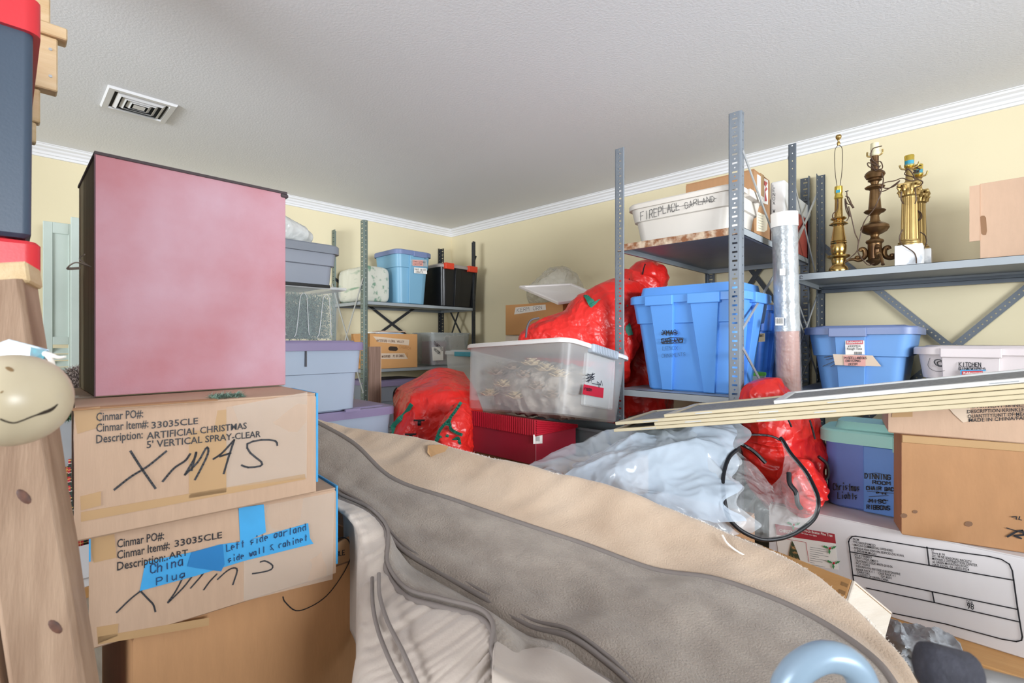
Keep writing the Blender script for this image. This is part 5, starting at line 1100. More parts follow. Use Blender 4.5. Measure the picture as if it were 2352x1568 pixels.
R = root('tartan_ribbon', (0, 0, 0), 0, 'red tartan ribbon hanging beside the tan cartons', 'ribbon')
def hangs(L, w_, X0):
    pts = smooth([onX(x, y, X0 + .01 * i) for i, (x, y) in enumerate(L)], 24); g = [[p - Vector((0, w_ / 2, 0)) + Vector((.01 * math.sin(i * .6), 0, 0)), p + Vector((.006 * math.cos(i * .5), 0, 0)), p + Vector((0, w_ / 2, 0))] for i, p in enumerate(pts)]
    mb = MB(); mb.grid(g); return mb
hangs([(188, 1050), (186, 1100), (184, 1150), (186, 1200), (188, 1252)], .10, -3.24).build('tail', M_pl, R, solid=.002, sm=60)
pts = smooth([onX(x, y, -3.24) for x, y in ((110, 1108), (140, 1095), (165, 1085), (190, 1078))], 12); MB().grid([[p + Vector((0, 0, .04)), p - Vector((0, 0, .03))] for p in pts]).build('loop', M_pl, R, solid=.002, sm=60)
# gingerbread-like round plate hung on the cabinet front
R = root('round_plaque', (0, 0, 0), 0, 'round pale plaque with a dark rim behind the post and cartons', 'plaque')
c_ = onX(128, 1008, -3.26); mb = MB(); 
mb.loft([[c_ + Vector((h_, math.cos(a) * r_, math.sin(a) * r_)) for a in [k * math.pi / 24 for k in range(48)]] for r_, h_ in ((.165, 0), (.165, .012), (.155, .018), (.15, .012))]); mb.build('rim', mat('rim_brown', '6a4a34', .6), R, sm=40)
MB().loft([[c_ + Vector((h_, math.cos(a) * r_, math.sin(a) * r_)) for a in [k * math.pi / 24 for k in range(48)]] for r_, h_ in ((.15, .008), (.148, .0145))]).build('face', mat('plaque_grey', 'b9bcc0', .6), R)
# ================================================================== RIGHT CLUSTER
YT = 2.30
R = root('wooden_crate', (-.62, 2.17, 0), 0, 'tan wooden board base under the white tree carton, lower right', 'board')
MB().box(0, 1.6, 0, .62, 0, .266).build('body', M_tanw, R, bevel=.003)
M_wcard = mat('white_cardboard', 'd9d5d6', .7, var=.02, bump=.06, bscale=30)
R, W = carton('tree_carton', 'long white carton printed with black address lettering, lower right', (-.66, YT, .2665), (.85, YT, .2665), .42, .332, M_wcard)
def rline(mb, L, w_=.004, sm=0): scribble(mb, R, L, w_, sm=sm, off=.003)
mb = MB()
rline(mb, [(1949, 1245), (1951, 1238), (1957, 1232), (1966, 1231), (2130, 1258), (2270, 1277), (2300, 1284), (2318, 1295), (2325, 1310), (2337, 1395), (2348, 1462), (2346, 1470), (2334, 1473), (2300, 1467), (2170, 1432), (2052, 1408)])
rline(mb, [(1949, 1243), (1955, 1290), (1960, 1330), (1966, 1352)]); rline(mb, [(1953, 1267), (2134, 1298), (2328, 1332)]); rline(mb, [(1959, 1320), (2140, 1358), (2337, 1399)]); rline(mb, [(1990, 1350), (2145, 1383), (2342, 1428)])
rline(mb, [(2129, 1256), (2134, 1298)]); rline(mb, [(2141, 1358), (2146, 1383)])
mb.build('label_frame', M_ink, R)
mb = MB()
TX = [('FROM', 1959, 1240, 1973, 1242, 5), ('POLYGROUP LIMITED', 1960, 1246, 2011, 1255, 5), ('(MACAO COMMERCIAL OFFSHORE)', 1961, 1253, 2051, 1267, 5), ('AVENIDA XIAN XING HAI, EDIFICIO ZHU KUAN,', 1961, 1260, 2077, 1279, 5), ('11 ANDAR M, MACAU', 1962, 1266, 2013, 1275, 5),
      ('PO # 19938507', 1963, 1276, 2003, 1283, 5), ('EVENT CODE: CMAS 9', 1964, 1282, 2017, 1292, 5), ('TRACKING CODE: 49873-2010-06', 1965, 1289, 2050, 1304, 5), ('SKU: 152403', 1966, 1295, 1998, 1301, 5), ("DESCRIPTION: EW TREE 4' BOSTON PINE", 1967, 1302, 2068, 1321, 5), ('INNER PACK = 1     CASE PACK = 1', 1967, 1309, 2057, 1325, 5), ('CARTON:            OF 4501', 1968, 1315, 2048, 1330, 5), ('COUNTRY OF ORIGIN: CHINA', 1969, 1321, 2041, 1335, 5),
      ('TO', 2138, 1265, 2145, 1266, 5), ('Store #: 98', 2140, 1271, 2170, 1276, 5), ('DC: 98 NE SEASONAL FACILITY', 2141, 1278, 2232, 1293, 5.4), ('MICHAELS DISTRIBUTION CENTER', 2141, 1285, 2245, 1301, 5.4), ('63 GREEN MOUNTAIN ROAD', 2142, 1292, 2224, 1304, 5.4), ('HAZLETON, PA 18202-9224', 2142, 1299, 2226, 1311, 5.4), ('DC#', 2220, 1384, 2234, 1387, 7), ('98', 2221, 1397, 2237, 1400, 13)]
for s, a, b, c2, d2, hp in TX: prn(mb, R, s, (a, b), (c2, d2), hp, off=.003)
mb.build('printed_text', M_ink, R)
lab = decal(R, 'tree_label', M_paper, [(1780, 1203), (1917, 1232), (1926, 1308), (1790, 1290)], off=.0015)
decal(R, 'banner', mat('banner_red', 'a8303a', .5), [(1780, 1203), (1917, 1226), (1920, 1248), (1784, 1228)], off=.0035, label='red banner across the printed label')
mb = MB(); prn(mb, R, 'CHRISTMAS', (1790, 1221), (1832, 1228), 7, off=.006); prn(mb, R, "4' Pre-Lit Boston Pine Tree", (1838, 1219), (1912, 1233), 6, off=.006); prn(mb, R, '100 Clear mini lights', (1840, 1225), (1876, 1232), 3, off=.006); mb.build('lettering', M_paper, R)
mb = MB()
for k in range(9): rline(mb, [(1861, 1256 + k * 5), (1861 + (38, 44, 30, 42, 20, 36, 28, 10, 34)[k], 1256 + k * 5 + (38, 44, 30, 42, 20, 36, 28, 10, 34)[k] * .17)], .0012)
mb.build('small_print', M_ink2, R)
mb = MB(); rline(mb, [(1791, 1235), (1851, 1245), (1858, 1290)], .0015); mb.build('picture_frame', M_redl, R)
decal(R, 'tree_picture', mat('tree_print', '3d4a34', .6, col2='b58a5a', scale=120, thr=(.5, .62)), [(1819, 1241), (1824, 1250), (1829, 1262), (1833, 1272), (1838, 1286), (1822, 1286), (1811, 1284), (1812, 1270), (1815, 1258)], off=.004)
gl = mat('holly_green', '3f8a52', .5)
for (cx_, cy_) in ((1906, 1259), (1915, 1293), (1823, 1205)):
    for (dx, dy, a_) in ((-9, -3, .4), (9, -2, -.5), (-1, 7, 1.5)):
        ca, sa = math.cos(a_), math.sin(a_); L = [(-9, 0), (-5, -3), (-2, -1.8), (1, -3.4), (4, -1.6), (9, 0), (4, 2), (1, 3.4), (-2, 1.8), (-5, 3)]
        decal(R, 'holly_leaf', gl, [(cx_ + dx + (u * ca - v * sa) * .8, cy_ + dy + (u * sa + v * ca) * .8) for u, v in L], off=.0055)
    decal(R, 'holly_berry', M_redl, [(cx_ + 2.6 * math.cos(k), cy_ + 2.6 * math.sin(k)) for k in (0, .8, 1.6, 2.4, 3.1, 3.9, 4.7, 5.5)], off=.007)
# teal lid bin
R, W = tote('storage_bin', 'indigo bin with a seafoam green lid and marker writing at the right', (-.488, 2.45, .5995), (.10, 2.45, .5995), .25, .33, M_indigo, M_teal, lidh=.055, taper=.008, r=.05, step=0, ledge=.02, lidtop=.03, inset=.03, ribs=(('front', .60, .42, .42),), ribm=mat('indigo_panel', '5b86c8', .4), hs=(('front', .62, .25),))
mb = MB(); hand(mb, R, 'Christmas', (1913, 1124), (1975, 1128), 15, .003, off=.004, jit=.05); hand(mb, R, 'Lights', (1923, 1144), (1970, 1147), 14, .003, off=.004, jit=.05)
for s, a, b, c2, d2, hp in (('DINNING', 1985, 1098, 2046, 1102, 11), ('ROOM', 2003, 1110, 2046, 1114, 7), ('CHAIR BACK', 1989, 1124, 2060, 1128, 8), ('e+c', 2012, 1133, 2042, 1136, 6), ('MISC', 1995, 1154, 2036, 1156, 8), ('RIBBONS', 1990, 1168, 2044, 1171, 9)): hand(mb, R, s, (a, b), (c2, d2), hp, .003, val=-.016, off=.004, jit=.05)
scribble(mb, R, [(1985, 1089), (2012, 1086), (2045, 1092)], .002, val=-.016, off=.004); scribble(mb, R, [(1996, 1140), (2040, 1138)], .002, val=-.016, off=.004); scribble(mb, R, [(1993, 1151), (2038, 1149)], .003, val=-.016, off=.004); scribble(mb, R, [(1992, 1128), (2058, 1133)], .002, val=-.016, off=.004)
mb.build('handwriting', M_ink, R)
# big brown carton, krinkle carton
q0 = onZ(2066, 1220, -.70); q0.z = .5995; dd = Vector((math.cos(math.radians(14)), math.sin(math.radians(14)), 0))
q0 = Vector((-.205, 2.255, .5995))
dd = Vector((math.cos(math.radians(15)), math.sin(math.radians(15)), 0))
R, W = carton('cardboard_box', 'big brown carton with dark round stains at the right edge', tuple(q0), tuple(q0 + dd * .56), .14, .362, mat('stained_cardboard', 'b08259', .75, var=.05, scale=6, stretch=(4, 4, 1.2), bump=.06, bscale=30), tape=False)
MB().box(0, W, -.004, 0, .335, .362).build('edge_fold', M_kraft, R, bevel=.002)
for (x, y, r_) in ((2076, 1184, 7), (2102, 1175, 5), (2225, 1203, 8), (2330, 1000, 9)):
    decal(R, 'stain', mat('stain_brown', '7b5a42', .7), [(x + r_ * 1.2 * math.cos(k * .785), y + r_ * .8 * math.sin(k * .785)) for k in range(8)], off=.0015)
mb = MB(); scribble(mb, R, [(2324, 1187), (2334, 1186), (2334, 1192)], .003, off=.003); scribble(mb, R, [(2342, 1186), (2340, 1192), (2346, 1194)], .003, off=.003)
scribble(mb, R, [(2312, 1212), (2352, 1224)], .003, off=.003); scribble(mb, R, [(2314, 1232), (2335, 1220), (2348, 1218), (2352, 1228), (2330, 1230), (2345, 1236)], .006, off=.003); mb.build('marker_scribble', M_ink, R)
zk = .5995 + .3625
q1 = Vector((-.245, 2.27, zk)); d2_ = Vector((math.cos(math.radians(10)), math.sin(math.radians(10)), 0))
R, W = carton('cardboard_box', 'pale tan carton stamped with stencil lettering, under the window screens', tuple(q1), tuple(q1 + d2_ * .62), .32, .125, M_card3, tape=False)
mb = MB()
for s, a, b, c2, d2, hp in (('DEPARTMENT 56 INC.', 2222, 937, 2352, 934, 7), ('DESCRIPTION KRINKLES', 2222, 949, 2358, 944, 8), ('QUANTITY/UNIT OF MEAS', 2223, 960, 2362, 954, 8), ('MADE IN CHINA/FABR', 2225, 969, 2368, 963, 8)): prn(mb, R, s, (a, b), (c2, d2), hp, off=.003)
mb.build('printed_text', M_ink, R)
decal(R, 'tape', M_tan, [(2180, 938), (2228, 934), (2232, 966), (2212, 970), (2190, 950)], off=.0016); decal(R, 'kraft_patch', M_kraft, [(2050, 945), (2096, 943), (2096, 957), (2048, 958)], off=.0016)
# ------------------------------------------------------------------ red bags by the post
R = root('storage_bag', (0, 0, 0), 0, 'crumpled red bag with black piping slumped beside the seafoam bin', 'bag')
mb = MB(); blob(mb, [P(1752, 872, 2.18), P(1765, 930, 2.20), P(1790, 985, 2.22), P(1796, 1050, 2.22), P(1815, 1120, 2.20), P(1830, 1160, 2.20)], [(.07, .04), (.10, .08), (.15, .11), (.165, .12), (.12, .11), (.07, .07)], n=120, m=150, ex=2.1, amp=.022, freq=4.5, up=(-.7, .7, 0), seed=21); mb.build('body', M_redv, R, sm=70)
for L, r_ in (([(1705, 1000), (1735, 998), (1770, 1001), (1792, 1010)], .005), ([(1860, 965), (1866, 985), (1872, 1008)], .004), ([(1880, 1048), (1898, 1065), (1902, 1090), (1892, 1106)], .007), ([(1700, 1018), (1730, 1035), (1758, 1062)], .008), ([(1810, 962), (1818, 980)], .004)):
    MB().tube(smooth([P(x, y, 2.035) for x, y in L], 16), r_, 6).build('piping', M_blk, R, sm=60)
R = root('red_bag', (0, 0, 0), 0, 'smaller red bag lump in front of the crumpled red one', 'bag')
mb = MB(); blob(mb, [P(1800, 1075, 2.03), P(1838, 1105, 2.03), P(1850, 1145, 2.05), P(1880, 1160, 2.05)], [(.05, .05), (.07, .07), (.06, .06), (.02, .02)], n=70, m=80, amp=.016, freq=8, up=(-.7, .7, 0), seed=31); mb.build('body', M_redv, R, sm=70)
# ------------------------------------------------------------------ supports under the plastic
R, W = carton('cardboard_box', 'brown carton buried under the plastic sheeting', (-1.15, 1.72, 0), (-.70, 1.72, 0), .52, .56, M_card2)
R, W = carton('cardboard_box', 'low brown carton buried under the right end of the sheeting', (-.68, 1.90, 0), (-.64 + .001, 1.90, 0), .2, .3, M_card2) if False else (None, 0)
R = root('plastic_sheeting', (0, 0, 0), 0, 'heap of milky plastic sheeting between the screens and the fabric cover', 'sheeting')
rowsH = [[P(1218, 1075, 2.05), P(1310, 1040, 2.15), P(1400, 1000, 2.2), P(1480, 985, 2.2), P(1560, 980, 2.18), P(1640, 970, 2.12), P(1690, 985, 2.08)],
         [P(1225, 1085, 1.97), P(1320, 1062, 2.03), P(1400, 1035, 2.05), P(1480, 1012, 2.03), P(1560, 1000, 2.0), P(1640, 1000, 1.98), P(1700, 1030, 1.95)],
         [P(1235, 1095, 1.92), P(1330, 1085, 1.94), P(1410, 1075, 1.92), P(1490, 1065, 1.88), P(1570, 1060, 1.85), P(1650, 1070, 1.85), P(1705, 1085, 1.84)],
         [P(1250, 1115, 1.87), P(1340, 1120, 1.86), P(1420, 1125, 1.82), P(1500, 1130, 1.77), P(1580, 1140, 1.74), P(1650, 1155, 1.73), P(1700, 1165, 1.74)],
         [P(1260, 1160, 1.86), P(1350, 1180, 1.84), P(1430, 1195, 1.79), P(1510, 1210, 1.73), P(1590, 1230, 1.70), P(1660, 1245, 1.68), P(1700, 1240, 1.70)]]
mb = MB(); sheet(mb, rowsH, 130, 80, amp=.034, freq=3.2, seed=5); mb.build('film', M_film, R, sm=80)
rows2 = [[P(1330, 1060, 2.0), P(1420, 1020, 2.0), P(1500, 1000, 1.98), P(1600, 985, 1.98), P(1680, 980, 1.98)], [P(1310, 1100, 1.88), P(1420, 1060, 1.86), P(1500, 1040, 1.84), P(1600, 1040, 1.82), P(1680, 1060, 1.85)], [P(1300, 1130, 1.82), P(1420, 1105, 1.78), P(1510, 1100, 1.74), P(1600, 1110, 1.70), P(1690, 1130, 1.72)], [P(1310, 1180, 1.79), P(1430, 1170, 1.74), P(1520, 1180, 1.68), P(1600, 1200, 1.63), P(1700, 1215, 1.62)]]
mb = MB(); sheet(mb, rows2, 110, 70, amp=.026, freq=3.6, seed=15); mb.build('upper_film', vinyl('blue_white_film', 'cfdeee', .12, alpha=.5, scale=4, strength=.3), R, sm=80)
R = root('zip_bag', (0, 0, 0), 0, 'clear plastic zip bag edged with black piping in front of the red bag', 'bag')
lp_ = [(1692, 1033), (1676, 1048), (1665, 1075), (1660, 1110), (1664, 1150), (1672, 1185), (1692, 1210), (1720, 1228), (1755, 1239), (1800, 1234), (1838, 1217), (1868, 1192), (1879, 1165), (1878, 1140), (1868, 1115), (1852, 1085), (1832, 1060), (1815, 1040), (1800, 1015), (1792, 1005)]
lw = [P(x, y, 1.66 + .28 * max(0, (1160 - y) / 180)) for x, y in lp_]
MB().tube(smooth(lw, 90), .0075, 8).build('piping', M_blk, R, sm=60)
cb = P(1770, 1120, 1.80); sm_ = smooth(lw, 90); g = []
for i in range(31):
    t = i / 30; row = []
    for k, p in enumerate(sm_):
        q = cb.lerp(p, t) + FW * (-.05 * math.sin(t * math.pi)) ; w1 = q * 9; w1 = w1 + noise.noise_vector(w1 * .6) * 1.4
        row.append(q - FW * (.035 * (1 - 2.4 * abs(noise.noise(w1))) * (1 - t * t)))
    g.append(row)
mb = MB(); mb.grid(g); mb.build('film', M_film2, R, sm=80)
MB().tube(smooth([P(1812, 1085, 1.75), P(1814, 1110, 1.73), P(1828, 1130, 1.71), P(1832, 1155, 1.70), P(1840, 1168, 1.70)], 20), .008, 8).build('zip', M_blk, R, sm=60)
# ------------------------------------------------------------------ window screens
T = P(1410, 992, 2.0); Rr = P(2352, 928, 1.30)
ux = (Rr - T); ux.normalize(); vx = Vector((-ux.y, ux.x, 0)).normalized(); wx_ = ux.cross(vx).normalized(); th = .0125
M = Matrix((( ux.x, vx.x, wx_.x, T.x), (ux.y, vx.y, wx_.y, T.y), (ux.z, vx.z, wx_.z, T.z), (0, 0, 0, 1)))
specs = [(0.0, 1.62, .43, 0.0, M_screenf, 'lowest cream window screen of the pile, its tip furthest left'), (.175, 1.50, .42, .0, M_screenf, 'short cream window screen, second from the bottom of the pile'), (.012, 1.60, .43, .0, M_screenf, 'cream window screen with a long grey corner, third from the bottom'), (.215, 1.45, .40, .01, M_screenf, 'cream window screen, fourth from the bottom of the pile'), (.60, 1.15, .36, .02, M_screenw, 'topmost window screen, its frame white')]
for i, (u0, L, wd, yo, m_, lab) in enumerate(specs):
    R = bpy.data.objects.new('window_screen', None); COL.objects.link(R); R.matrix_world = M @ Matrix.Translation((u0, yo, i * (th + .0012))); tag(R, lab, 'window screen', 'window screens piled at the right')
    b = .028
    for k, (x0, x1, y0, y1) in enumerate(((0, L, 0, b), (0, L, wd - b, wd), (0, b, b, wd - b), (L - b, L, b, wd - b))):
        MB().box(x0, x1, y0, y1, 0, th).build('frame_bar', m_, R, bevel=.0015)
    MB().box(b - .002, L - b + .002, b - .002, wd - b + .002, th * .5, th * .5 + .001).build('mesh', M_mesh, R)
    MB().box(b, L - b, b, b + .004, th * .5, th * .75).build('spline', M_ink2, R)
    for k in range(2): MB().box(.12 + k * .42, .18 + k * .42, -.0012, 0, th * .3, th * .55).build('latch_slot', M_zinc, R)
# ================================================================== FABRIC COVER AND PADS
RID = [(728, 966, 2.02), (820, 989, 1.98), (960, 1010, 1.92), (1100, 1046, 1.84), (1240, 1080, 1.75), (1400, 1124, 1.66), (1560, 1180, 1.57), (1700, 1238, 1.47), (1830, 1297, 1.36), (1950, 1388, 1.22), (2060, 1500, 1.10), (2120, 1600, 1.02)]
TRM = [(722, 968, 2.0), (812, 1020, 1.90), (900, 1100, 1.78), (1040, 1150, 1.70), (1190, 1202, 1.62), (1340, 1252, 1.54), (1500, 1310, 1.44), (1640, 1332, 1.36), (1780, 1380, 1.26), (1900, 1440, 1.16), (2010, 1520, 1.05), (2070, 1600, .98)]
LOW = [(700, 1075, 1.86), (770, 1130, 1.72), (850, 1180, 1.60), (922, 1262, 1.48), (1010, 1318, 1.40), (1110, 1376, 1.30), (1215, 1440, 1.20), (1310, 1466, 1.13), (1400, 1530, 1.06), (1500, 1620, .98), (1640, 1700, .90), (1800, 1800, .84)]
w3 = lambda L: [P(*p) for p in L]
rid, trm, low = w3(RID), w3(TRM), w3(LOW)
R = root('fabric_cover', (0, 0, 0), 0, 'large folded taupe cover with cream lining and grey piping across the foreground', 'cover')
dn = lambda L, dz, aw=0: [p + Vector((0, 0, -dz)) + FW * aw for p in L]
mid = [a.lerp(b, .5) + Vector((0, 0, -.012)) for a, b in zip(rid, trm)]
def fab(name, rows, m, nu, nv, amp, freq, seed, solid=.006, aniso=None):
    rr = [smooth(r, nu) for r in rows]; g = []; cols = [smooth([r[j] for r in rr], nv) for j in range(nu + 1)]
    for i in range(nv + 1):
        row = []
        for j in range(nu + 1):
            v = cols[j][i]; w1 = v * freq
            d = noise.noise(w1 + Vector((seed, 0, 0)) + noise.noise_vector(w1 * .4)) + .35 * noise.noise(w1 * 2.7)
            if aniso: d += aniso * ((1 - j / nu) if name == 'lining' else 1) * (1 - 2.2 * abs(noise.noise(Vector((j / nu * 26 + 3 * i / nv, i / nv * 1.3, seed)))))
            e = min(1, 4 * i / nv, 4 * (nv - i) / nv)
            row.append(v + (UP * .7 - FW * .7) * (d * amp * e * (1 - .6 * max(0, (j / nu - .75) * 4) if name == 'lining' else 1)))
        g.append(row)
    mb = MB(); mb.grid(g); return mb.build(name, m, R, sm=80, solid=solid), g
fab('lining', [dn(rid, .30, .14), dn(rid, .06, .035), rid, mid, trm], M_creamf, 200, 60, .013, 5, 3, aniso=.8)
q1_ = [a.lerp(b, .33) + UP * .012 for a, b in zip(trm, low)]; q2_ = [a.lerp(b, .66) + UP * .006 for a, b in zip(trm, low)]
fab('outer_panel', [trm, q1_, q2_, low, dn(low, .18, .02)], M_taupe, 180, 100, .015, 4.5, 9)
def pipe(L, r, m=M_trimf, name='piping', n=90, off=Vector((0, 0, .004))): MB().tube([p + off for p in smooth(L, n)], r, 8).build(name, m, R, sm=60)
pipe(trm, .0085); pipe([p - UP * .012 - FW * .006 for p in trm], .0045)
pipe(low, .007); pipe([p + (UP * .010 + FW * .012) for p in low], .0045); 
# fuzzy torn edge of the lining
mb = MB(); rg = random.Random(4)
for i in range(2600):
    t = rg.uniform(.08, .95); p = catm(rid, t) + Vector((rg.uniform(-1, 1), rg.uniform(-1, 1), rg.uniform(-.3, 1))) * .004; d = Vector((rg.uniform(-1, 1), rg.uniform(-1, 1), rg.uniform(.1, 1))).normalized() * rg.uniform(.003, .009); s = d.orthogonal().normalized() * .0004
    mb.add([p - s, p + s, p + d], [(0, 1, 2)])
o = mb.build('lint_fibres', M_fuzz, R); o['kind'] = 'stuff'
mb = MB(); mb.tube([p + FW * -.012 for p in smooth(w3([(1655, 1225, 1.475), (1668, 1245, 1.45), (1700, 1268, 1.43), (1755, 1290, 1.40), (1795, 1298, 1.37)]), 40)], [.003 + .002 * abs(noise.noise(Vector((i, 0, 0)))) for i in range(41)], 6); mb.build('lint_roll', M_fuzz, R, sm=60)
# hole in the lining
c_ = [P(x, y, d) for x, y, d in ((985, 1020, 1.87), (1010, 1018, 1.86), (1032, 1022, 1.85), (1024, 1034, 1.845), (1005, 1040, 1.85), (992, 1046, 1.855), (984, 1036, 1.86))]
mb = MB(); mb.loft([[p - FW * .022 for p in c_], [p - FW * .020 for p in c_]]); mb.build('torn_patch', mat('foam_beige', 'c49a6e', .8), R, label='torn hole in the lining showing tan foam')
# ---- padded cushion on the left
S = [(778, 1150, 1.52), (850, 1185, 1.45), (888, 1232, 1.36), (887, 1310, 1.25), (930, 1372, 1.15), (1010, 1398, 1.08), (1100, 1424, 1.02), (1132, 1462, .97), (1128, 1520, .92), (1165, 1600, .86)]
BL = [(790, 1190, 1.50), (822, 1250, 1.42), (824, 1330, 1.30), (822, 1420, 1.18), (822, 1500, 1.09), (815, 1600, 1.0), (880, 1660, .93), (960, 1680, .90), (1040, 1690, .87), (1120, 1700, .83)]
s3, b3 = w3(S), w3(BL)
R = root('padded_cushion', (0, 0, 0), 0, 'puffy pale taupe padded cushion beside the big brown carton', 'cushion')
bul = lambda k, a: [p.lerp(q, k) - FW * a + UP * a * .6 for p, q in zip(s3, b3)]
fab('cushion_cover', [[p + UP * .0 + FW * .05 - UP * .05 for p in s3], s3, bul(.3, .035), bul(.6, .045), b3, [p - UP * .3 for p in b3]], M_pad, 150, 90, .012, 5, 14, aniso=.9)
for dx, r_ in ((0, .0075), (.016, .005), (-.014, .005)): pipe([p + UP * dx * .8 + FW * dx * .8 for p in s3], r_)
for L in ([(870, 1320, 1.22), (872, 1370, 1.17), (890, 1430, 1.09), (925, 1500, 1.0), (960, 1580, .93)], [(855, 1330, 1.24), (856, 1390, 1.16), (868, 1450, 1.09), (895, 1520, 1.0), (930, 1590, .94)]):
    pipe([P(x, y, d - .055) for x, y, d in L], .0045, M_trimf, 'seam')
# ---- folded flap between cushion and cover
R = root('folded_fabric', (0, 0, 0), 0, 'folded taupe fabric strip between the padded cushion and the large cover', 'fabric')
F1 = [(790, 1148, 1.70), (858, 1186, 1.60), (920, 1262, 1.49), (955, 1292, 1.45), (1010, 1320, 1.41), (1065, 1352, 1.35), (1130, 1390, 1.29), (1215, 1442, 1.21), (1310, 1468, 1.14), (1430, 1590, 1.04)]
f3 = w3(F1)
fm = lambda k, a: [p.lerp(q, k) - FW * a * .5 + UP * a for p, q in zip(s3, f3)]
fab('fold', [s3, fm(.25, .02), fm(.55, -.012), fm(.8, -.02), [p - UP * .02 for p in f3]], M_taupe, 150, 60, .009, 9, 24, aniso=.25)
RL = [(1250, 1500, 1.0), (1300, 1520, .98), (1350, 1545, .96), (1400, 1575, .94), (1450, 1620, .9)]
rl = w3(RL); pipe(rl, .007)
# ---- second lower pad, bottom centre
R = root('lower_pad', (0, 0, 0), 0, 'lower taupe pad edge with grey piping at the bottom centre', 'cushion')
T1 = w3([(1135, 1478, .95), (1200, 1500, .96), (1260, 1500, .97), (1330, 1530, .95), (1410, 1580, .92), (1500, 1640, .88)]); T2 = w3([(1130, 1600, .84), (1190, 1640, .83), (1250, 1660, .82), (1320, 1680, .81), (1400, 1700, .80), (1490, 1720, .79)])
fab('pad_cover', [[p + FW * .06 - UP * .03 for p in T1], T1, [p.lerp(q, .5) - FW * .02 + UP * .02 for p, q in zip(T1, T2)], T2, [p - UP * .3 for p in T2]], M_pad, 90, 50, .008, 9, 34)
# ---- volume the cover lies on
R, W = carton('cardboard_box', 'carton buried under the fabric cover', (-.98, 1.22, 0), (-.50, 1.22, 0), .42, .50, M_card2)
# ---- wooden box with white end, under the cover
M_endw = M_light
R = root('wooden_box', (0, 0, 0), 0, 'long wooden box with a pale lettered end, between the cover and the white carton', 'box')
e0, e1, e2_, e3 = P(1964, 1334, 1.50), P(2050, 1406, 1.52), P(1946, 1392, 1.47), P(1650, 1214, 1.88)
va, vb, vc_ = e1 - e0, (e2_ - e0) * 1.7, e3 - e0
v = lambda a, b, c: e0 + va * a + vb * b + vc_ * c
MB().loft([[v(0, 0, .02), v(1, 0, .02), v(1, 1, .02), v(0, 1, .02)], [v(0, 0, 1), v(1, 0, 1), v(1, 1, 1), v(0, 1, 1)]]).build('body', M_tanw, R, bevel=.002)
MB().loft([[v(0, 0, 0), v(1, 0, 0), v(1, 1, 0), v(0, 1, 0)], [v(0, 0, .02), v(1, 0, .02), v(1, 1, .02), v(0, 1, .02)]]).build('end_panel', M_light, R, bevel=.002)
for (b0, b1) in ((.12, .2), (.3, .38), (.5, .58)): MB().loft([[v(-.004, b0, .03), v(-.004, b1, .03), v(-.004, b1, .07), v(-.004, b0, .07)], [v(.01, b0, .03), v(.01, b1, .03), v(.01, b1, .07), v(.01, b0, .07)]]).build('joint', mat('joint_dark', '9a7448', .7), R)
MB().loft([[v(a, .06, -.0015) for a in (.02, .98)] + [v(a, .045, -.0015) for a in (.98, .02)], [v(a, .06, .001) for a in (.02, .98)] + [v(a, .045, .001) for a in (.98, .02)]]).build('groove', mat('joint_dark', '9a7448', .7), R)
MB().loft([[v(-.004, 0, .62), v(-.004, 1, .62), v(-.004, 1, .99), v(-.004, 0, .99)], [v(0, 0, .62), v(0, 1, .62), v(0, 1, .99), v(0, 0, .99)]]).build('tape', M_tan, R)
vv, ff = textverts('HaLo'); x1_ = max(a[0] for a in vv); mb = MB()
A_ = v(.42, .68, -.0035); eu = va.normalized(); eb = -vb.normalized()
mb.add([A_ + eu * (a[0] / x1_ * .036) + eb * (a[1] * .036) for a in vv], ff); mb.build('lettering', M_ink2, R)
lowz = min(p.z for p in (v(0, 1, 0), v(1, 1, 0)))
R, W = carton('cardboard_box', 'brown carton under the wooden box, hidden by the cover', (v(.5, 1, .2).x - .12, v(.5, 1, .2).y - .08, 0), (v(.5, 1, .2).x + .06, v(.5, 1, .2).y - .08, 0), .2, lowz - .001, M_card2)
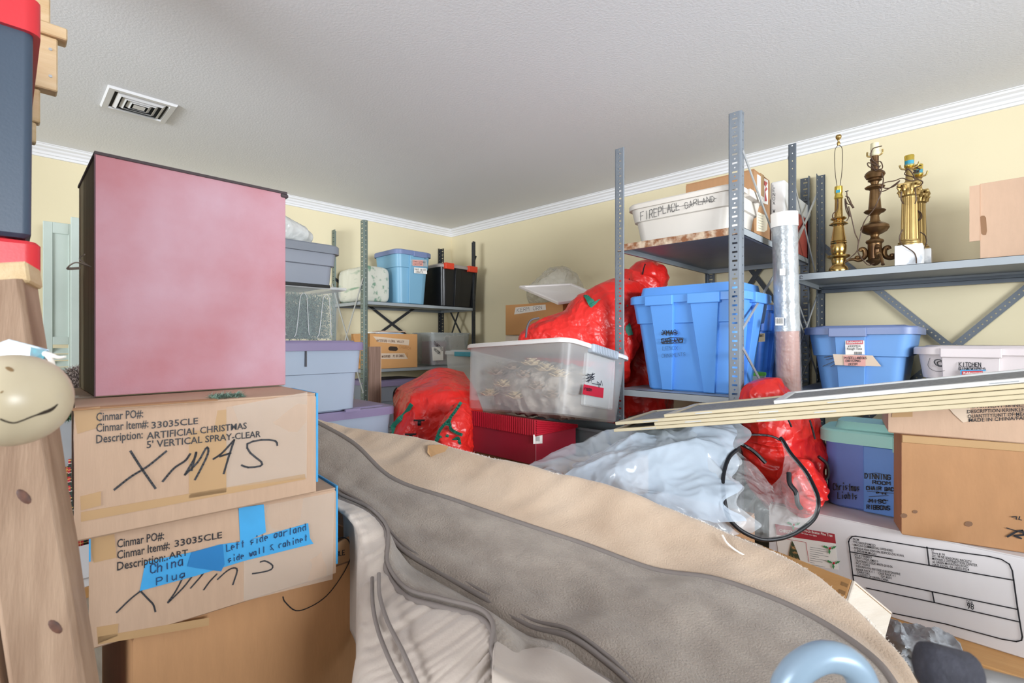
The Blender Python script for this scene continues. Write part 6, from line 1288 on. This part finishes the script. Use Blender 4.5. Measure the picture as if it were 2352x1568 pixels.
# silver tarp bundle and lower board
R = root('silver_tarp', (0, 0, 0), 0, 'crumpled silver tarp bundle below the white carton', 'tarp')
mb = MB(); blob(mb, [P(2030, 1462, 1.66), P(2090, 1485, 1.64), P(2150, 1500, 1.62), P(2210, 1530, 1.60)], [(.05, .03), (.09, .05), (.08, .045), (.04, .03)], n=60, m=60, amp=.022, freq=12, seed=41); mb.build('body', M_silver, R, sm=40)
tb = P(2110, 1500, 1.64)
R, W = carton('cardboard_box', 'tan carton below the silver tarp bundle', (tb.x - .15, tb.y - .12, 0), (tb.x + .2, tb.y - .12, 0), .25, tb.z - .055, M_card3)
# ---- tubes close to the camera
R = root('walking_frame', (0, 0, 0), 0, 'light blue bent metal tube handle close to the camera, bottom right', 'frame')
tp_ = [P(1806, 1575, .56), P(1828, 1543, .56), P(1862, 1518, .56), P(1900, 1507, .56), P(1940, 1516, .56), P(1968, 1540, .56), P(1985, 1575, .56)]
ft = lambda p, k, dz: Vector((p.x, p.y, .0)) + RT * k
pts = [ft(tp_[0], -.02, 0), ft(tp_[0], -.012, 0) + UP * .4] + tp_ + [ft(tp_[-1], .012, 0) + UP * .4, ft(tp_[-1], .02, 0)]
arc = smooth(tp_, 60)
MB().tube([pts[0].lerp(arc[0], k / 12) for k in range(12)] + arc + [arc[-1].lerp(pts[-1], k / 12) for k in range(1, 13)], .0165, 20).build('tube', M_ltube, R, sm=60)
for p in (pts[0], pts[-1]): MB().lathe([(.02, 0.0), (.022, .004), (.02, .04), (.0168, .045)], 16, (p.x, p.y, 0)).build('rubber_foot', M_foam, R, sm=40)
R = root('exercise_handle', (0, 0, 0), 0, 'black foam grip on a grey pole at the bottom right corner', 'handle')
a_, b_ = P(2118, 1522, .60), P(2236, 1556, .585)
dx_ = (b_ - a_).normalized(); end = a_ + dx_ * .30
MB().tube([a_ - dx_ * .004, a_, a_ + dx_ * .01, b_ - dx_ * .004, b_], [.016, .024, .0265, .0265, .024], 20).build('foam_grip', M_foam, R, sm=60)
e2 = Vector((end.x, end.y, 0)) + RT * .05
MB().tube(smooth([a_ + dx_ * .006, b_, end, end + dx_ * .06 - UP * .06, e2 + UP * .4, e2], 60), .0135, 16).build('pole', mat('grey_pole', '7d7a78', .45, metal=.2), R, sm=60)
